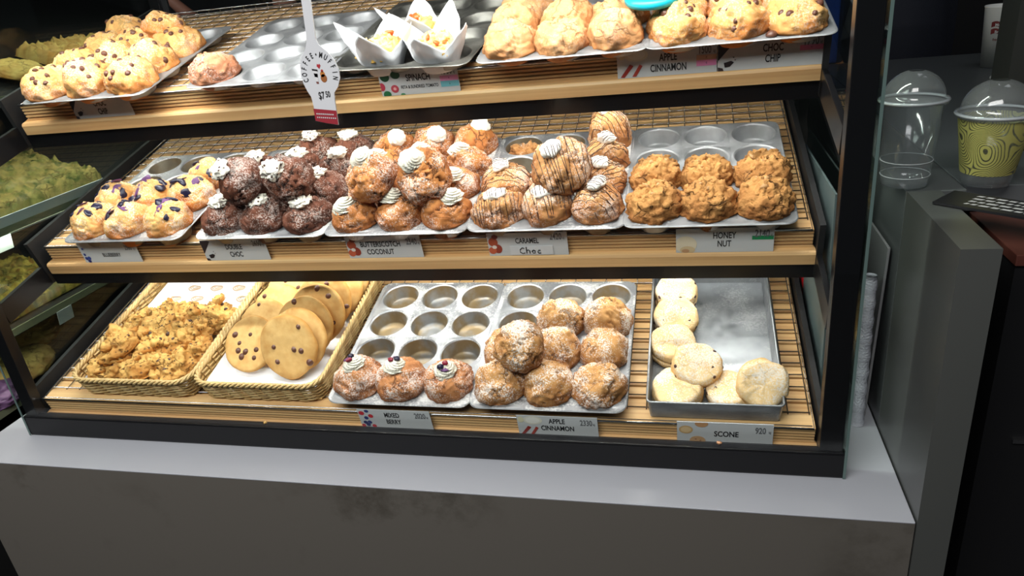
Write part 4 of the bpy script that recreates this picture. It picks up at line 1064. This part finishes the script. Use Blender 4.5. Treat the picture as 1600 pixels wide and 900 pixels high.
# ---------------------------------------------------------------- things behind the case
BLU = plain('blue_plastic', sr(36, 82, 190), .4)
bc = link('blue_crate', boxm(1.44, 1.52, 1.26, 1.36, .334, .62, .004), BLU, None); tag(bc, 'tall narrow blue plastic box standing behind the right end of the case', 'crate')
bench = link('back_bench', boxm(-.28, 1.25, .95, 1.25, FLOORZ, .20), plain('bench_black', (.010, .010, .010), .4), None); tag(bench, 'low black back bench behind the display case', 'bench')
def bottle(label, x, y, colr, emb=False):
    b = empty('drink_bottle', label, 'bottle', (x, y, .2005), (0, 0, 0), 'drinks on the back bench')
    link('bottle_body', lathe([(.0005, 0), (.030, .002), (.031, .01), (.031, .13), (.026, .155), (.012, .185), (.012, .20), (.0005, .20)], 24), colr, b)
    link('cap', lathe([(.0005, .216), (.013, .215), (.0135, .200), (.0005, .200)], 16), plain('cap_w', (.4, .4, .4), .5) if 'cap_w' not in MATS else MATS['cap_w'], b)
    if emb:
        link('round_emblem', prism(ell(0, .10, .014, .014, 24), .0015), pmat((190, 40, 60)), b, (0, -.0335, 0))
        link('emblem_wave', prism([(-.013, .103), (-.004, .107), (.004, .099), (.013, .101), (.013, .097), (.004, .094), (-.004, .101), (-.013, .098)], .001), WHITEC, b, (0, -.0345, 0))
        link('emblem_blue', prism([(-.011, .093), (0, .0935), (.012, .093), (.006, .088), (0, .0865), (-.006, .088)], .001), BLU, b, (0, -.0345, 0))
BB = plain('bottle_dark_blue', (.012, .016, .05), .2); BR = plain('bottle_brown', (.06, .03, .02), .2); BG = plain('bottle_grey', (.12, .12, .13), .3)
for i, (x, c_, e, l) in enumerate(((.22, BR, False, 'brown bottle at the left end of the row on the back bench'), (.36, BG, False, 'grey bottle second from the left on the back bench'), (.62, BR, False, 'brown bottle in the middle of the back bench'), (.74, BG, False, 'grey bottle right of the middle on the back bench'), (1.06, BB, True, 'dark blue bottle with a red round emblem, left one of two'), (1.15, BB, True, 'dark blue bottle with a red round emblem, right one of two'))):
    bottle(l, x, 1.05, c_, e)
# neighbouring case seen through the left end glass
NC = empty('neighbour_case', 'dark neighbouring case with sloping shelves of savoury slices at the left', 'display case', (-.75, .7, FLOORZ))
rel(box('case_body', (-1.30, -.32, -.05, 1.6, FLOORZ, -.20), BLACKM), NC)
rel(box('case_back', (-1.30, -1.28, -.05, 1.6, -.1995, .80), BLACKM), NC)
for y in (-.05, 1.58): rel(box('upright', (-.345, -.325, y, y + .02, -.1995, .80), BLACK), NC)
rel(box('top_board', (-1.30, -.32, -.05, 1.6, .8005, .83), BLACKM), NC)
SLOPE = .32
shz = [-.13, .02, .235, .50]
for i, z in enumerate(shz):
    o = link('sloped_shelf', boxm(-.85, 0, -.02, 1.57, -.012, 0), BLACKM, None, (-.345, 0, z), (0, SLOPE * 1.0, 0)); rel(o, NC)
    o = link('price_rail', boxm(-.004, 0, -.02, 1.57, -.006, .010), plain('rail_pale', sr(120, 122, 100), .4) if 'rail_pale' not in MATS else MATS['rail_pale'], None, (-.338, 0, z + .001), (0, 0, 0)); rel(o, NC)
GREEN = baked('herb_topping', sr(66, 80, 34), sr(132, 130, 70), sr(176, 150, 90), 0, bump=1.6, bscale=70)
YEL = baked('cheese_topping', sr(150, 104, 44), sr(200, 176, 84), sr(104, 100, 44), 0, bump=1.6, bscale=70)
BUN = baked('bread_bun', sr(170, 124, 60), sr(206, 178, 104), sr(190, 150, 90), 0)
def NS(i, y, d, up=0.0): # point on neighbour shelf i, d up the slope
    return Vector((-.345 - d * math.cos(SLOPE), y, shz[i] + d * math.sin(SLOPE) + up))
def slab(label, i, y, d, L, D, mat, sd, h=.03, paper=True):
    t = empty('savoury_slab', label, 'savoury slice', NS(i, y, d, .001), (0, SLOPE, 0), 'slices in the neighbouring case')
    nx, ny = 44, 90; V = []; F = []
    for a in range(nx):
        for b in range(ny): V.append((-D * a / (nx - 1), L * b / (ny - 1), 0))
    P = np.array(V); e = np.minimum.reduce([-P[:, 0], D + P[:, 0], P[:, 1], L - P[:, 1]]) / .012
    P[:, 2] = h * np.clip(e, 0, 1) ** .5 + .009 * fbm(P * 75 + sd, sd, 4) * np.clip(e, 0, 1) + .004
    for a in range(nx - 1):
        for b in range(ny - 1): q = a * ny + b; F.append((q, q + ny, q + ny + 1, q + 1))
    me = mesh('slab', P, F, True)
    for nm in ('rim', 'crack'):
        at_ = me.attributes.new(nm, 'FLOAT', 'POINT'); at_.data.foreach_set('value', np.clip(.5 + .8 * fbm(P * 70, sd + (5 if nm == 'rim' else 25), 3), 0, 1).astype(np.float32))
    link('baked_slab', me, mat, t)
    if paper:
        link('paper_tray', boxm(-D - .01, .035, -.015, L + .015, 0, .003), PAPER, t)
        link('paper_edge', boxm(.0352, .037, -.015, L + .015, 0, .036), PAPER, t)
slab('green herb topped slice on white paper in the neighbouring case', 2, .10, .035, .60, .24, GREEN, 3)
slab('yellow cheese topped slice on the lower shelf of the neighbouring case', 1, .10, .03, .42, .20, YEL, 5, paper=False)
slab('dim brown topped slice on the upper shelf of the neighbouring case', 3, .75, .04, .5, .2, BUN, 9, paper=False)
def bun(label, i, y, d, sd, a=1.0, mat=None, R=.06):
    o = link('bread_bun', loaf(R, R * .5, sd, neck=False, amp=.08, crack=.3, ax=1.0, ay=1.7 * a), mat or BUN, None, NS(i, y, d, .022), (0, SLOPE, .2)); tag(o, label, 'bread', 'bread in the neighbouring case')
bun('long pale bun nearest the front on the lowest neighbouring shelf', 0, .30, .07, 71)
bun('long pale bun behind the first on the lowest neighbouring shelf', 0, .42, .15, 72)
bun('round crusty roll at the near end of the uppermost neighbouring shelf', 3, .42, .08, 73, .6)
bun('round crusty roll farther along the uppermost neighbouring shelf', 3, .60, .08, 74, .6)
PUR = plain('purple_cabbage', (.16, .08, .18), .5, var=.4, vscale=60)
o = link('filled_roll', loaf(.045, .03, 77, neck=False, amp=.2, ay=1.5), PUR, None, NS(0, .19, .03, .02), (0, SLOPE, 0)); tag(o, 'roll with purple filling at the near end of the lowest neighbouring shelf', 'sandwich')
for i, (y, l) in ((2, (.305, 'blank white price tag on the rail below the green slice')), (1, (.385, 'blank white price tag on the rail of the lower neighbouring shelf'))):
    t = link('price_tag', boxm(0, .001, 0, .045, -.034, 0), WHITEC, None, (-.336, y, shz[i] - .004), (0, .15, 0)); tag(t, l, 'price tag')
area('neighbour_case_light', (-.33, .7, .79), (0, .35, 0), .06, 1.4, 3.0, (1, .97, .85))
area('neighbour_case_light', (-.325, .5, .225), (0, .5, 0), .02, 1.0, 1.0, (1, .97, .85))
area('neighbour_case_light', (-.325, .5, .485), (0, .4, 0), .02, 1.0, 1.8, (1, .97, .85))

# ---------------------------------------------------------------- person far behind
SKIN = plain('skin', sr(176, 122, 104), .55); CLOTH = plain('black_uniform', (.010, .010, .012), .85); HAIR = plain('dark_hair', (.02, .012, .008), .6)
def skinned(name, pts, edges, radii, mat, root=0, parent=None, sub=2):
    me = bpy.data.meshes.new(name); me.from_pydata(pts, edges, []); me.update()
    o = link(name, me, mat, parent); md = o.modifiers.new('skin', 'SKIN')
    sv = me.skin_vertices[0].data if len(me.skin_vertices) else None
    if sv is None:
        bm = bmesh.new(); bm.from_mesh(me); bm.verts.layers.skin.verify(); bm.to_mesh(me); bm.free(); sv = me.skin_vertices[0].data
    for i, r in enumerate(radii): sv[i].radius = (r, r) if not isinstance(r, tuple) else r; sv[i].use_root = (i == root)
    md.use_smooth_shade = True
    s = o.modifiers.new('sub', 'SUBSURF'); s.levels = sub; s.render_levels = sub
    return o
px, py = -.80, 2.62
per = empty('person', 'person in black uniform with bare forearms standing in the dark behind', 'person', (px, py, FLOORZ))
def pz(*q): return (q[0], q[1], q[2])
J = {'pel': (0, 0, .93), 'wst': (0, 0, 1.08), 'chs': (0, 0, 1.28), 'nb': (0, 0, 1.42), 'nk': (.0, -.02, 1.49), 'hd': (0, -.03, 1.58),
     'ls': (.17, 0, 1.385), 'le': (.24, -.02, 1.11), 'lw': (.22, -.18, .93), 'rs': (-.17, -.02, 1.385), 're': (-.31, -.20, 1.36), 'rw': (-.44, -.30, 1.56),
     'lh': (.09, 0, .90), 'lk': (.10, -.02, .50), 'la': (.10, .03, .08), 'lt': (.11, -.13, .03), 'rh': (-.09, 0, .90), 'rk': (-.10, -.02, .50), 'ra': (-.10, .03, .08), 'rt': (-.11, -.13, .03)}
Rr = {'pel': (.15, .11), 'wst': (.13, .095), 'chs': (.155, .11), 'nb': (.09, .07), 'nk': .052, 'hd': .06, 'ls': .06, 'le': .042, 'lw': .026, 'rs': .06, 're': .042, 'rw': .026, 'lh': .085, 'lk': .058, 'la': .04, 'lt': .035, 'rh': .085, 'rk': .058, 'ra': .04, 'rt': .035}
E_ = [('pel', 'wst'), ('wst', 'chs'), ('chs', 'nb'), ('nb', 'nk'), ('nk', 'hd'), ('chs', 'ls'), ('ls', 'le'), ('le', 'lw'), ('chs', 'rs'), ('rs', 're'), ('re', 'rw'), ('pel', 'lh'), ('lh', 'lk'), ('lk', 'la'), ('la', 'lt'), ('pel', 'rh'), ('rh', 'rk'), ('rk', 'ra'), ('ra', 'rt')]
kk = list(J); skinned('body', [J[q] for q in kk], [(kk.index(a), kk.index(b)) for a, b in E_], [Rr[q] for q in kk], SKIN, kk.index('pel'), per)
kc = ['pel', 'wst', 'chs', 'nb', 'ls', 'le2', 'rs', 're2', 'lh', 'lk', 'la', 'rh', 'rk', 'ra']
J['le2'] = (.225, -.015, 1.17); J['re2'] = (-.26, -.14, 1.37); Rr['le2'] = .052; Rr['re2'] = .052
Ec = [('pel', 'wst'), ('wst', 'chs'), ('chs', 'nb'), ('chs', 'ls'), ('ls', 'le2'), ('chs', 'rs'), ('rs', 're2'), ('pel', 'lh'), ('lh', 'lk'), ('lk', 'la'), ('pel', 'rh'), ('rh', 'rk'), ('rk', 'ra')]
def gr(r): return (r[0] + .014, r[1] + .014) if isinstance(r, tuple) else r + .012
skinned('uniform', [J[q] for q in kc], [(kc.index(a), kc.index(b)) for a, b in Ec], [gr(Rr[q]) for q in kc], CLOTH, 0, per)
hd = link('head', blob(.105, 4, .74, .88, 1.1, .03, 3), SKIN, per, (0, -.035, 1.61))
link('hair', blob(.112, 5, .76, .88, 1.0, .04, 3), HAIR, hd, (0, .022, .030))
link('nose', blob(.014, 6, .8, 1.1, 1.3, .05, 2), SKIN, hd, (0, -.094, -.008))
for sx in (-1, 1):
    link('eye', blob(.009, 7, 1.2, .6, .8, 0, 2), INK, hd, (sx * .030, -.083, .014)); link('ear', blob(.02, 8, .4, .8, 1.4, .05, 2), SKIN, hd, (sx * .078, .005, 0))
link('mouth', blob(.017, 9, 1.3, .3, .3, 0, 2), plain('lips', sr(150, 80, 76), .5), hd, (0, -.088, -.046))
for sgn_, w_, e_ in ((1, 'lw', 'le'), (-1, 'rw', 're')):
    W_ = Vector(J[w_]); D_ = (W_ - Vector(J[e_])).normalized(); sd_ = D_.cross(Vector((0, -1, .2))).normalized()
    paths = []; 
    for q in range(4):
        b_ = W_ + D_ * .06 + sd_ * (q - 1.5) * .019; l_ = [.065, .075, .070, .055][q]
        paths.append([W_ + sd_ * (q - 1.5) * .010, b_, b_ + D_ * l_ * .5 + Vector((0, -.008, 0)), b_ + D_ * l_ * .9 + Vector((0, -.022, 0))])
    paths.append([W_ + sd_ * .012, W_ + D_ * .03 + sd_ * .04, W_ + D_ * .07 + sd_ * .055])
    pts, ed, rd = [], [], []
    for p_ in paths:
        b0 = len(pts)
        for i, q in enumerate(p_): pts.append(tuple(q)); rd.append([.014, .011, .0085, .007][i]); 
        ed += [(b0 + i, b0 + i + 1) for i in range(len(p_) - 1)]
    for i, p_ in enumerate(paths):
        ob = skinned('finger' if i < 4 else 'thumb', [tuple(q) for q in p_], [(j, j + 1) for j in range(len(p_) - 1)], [.014, .011, .0088, .0075][:len(p_)], SKIN, 0, per, 1)
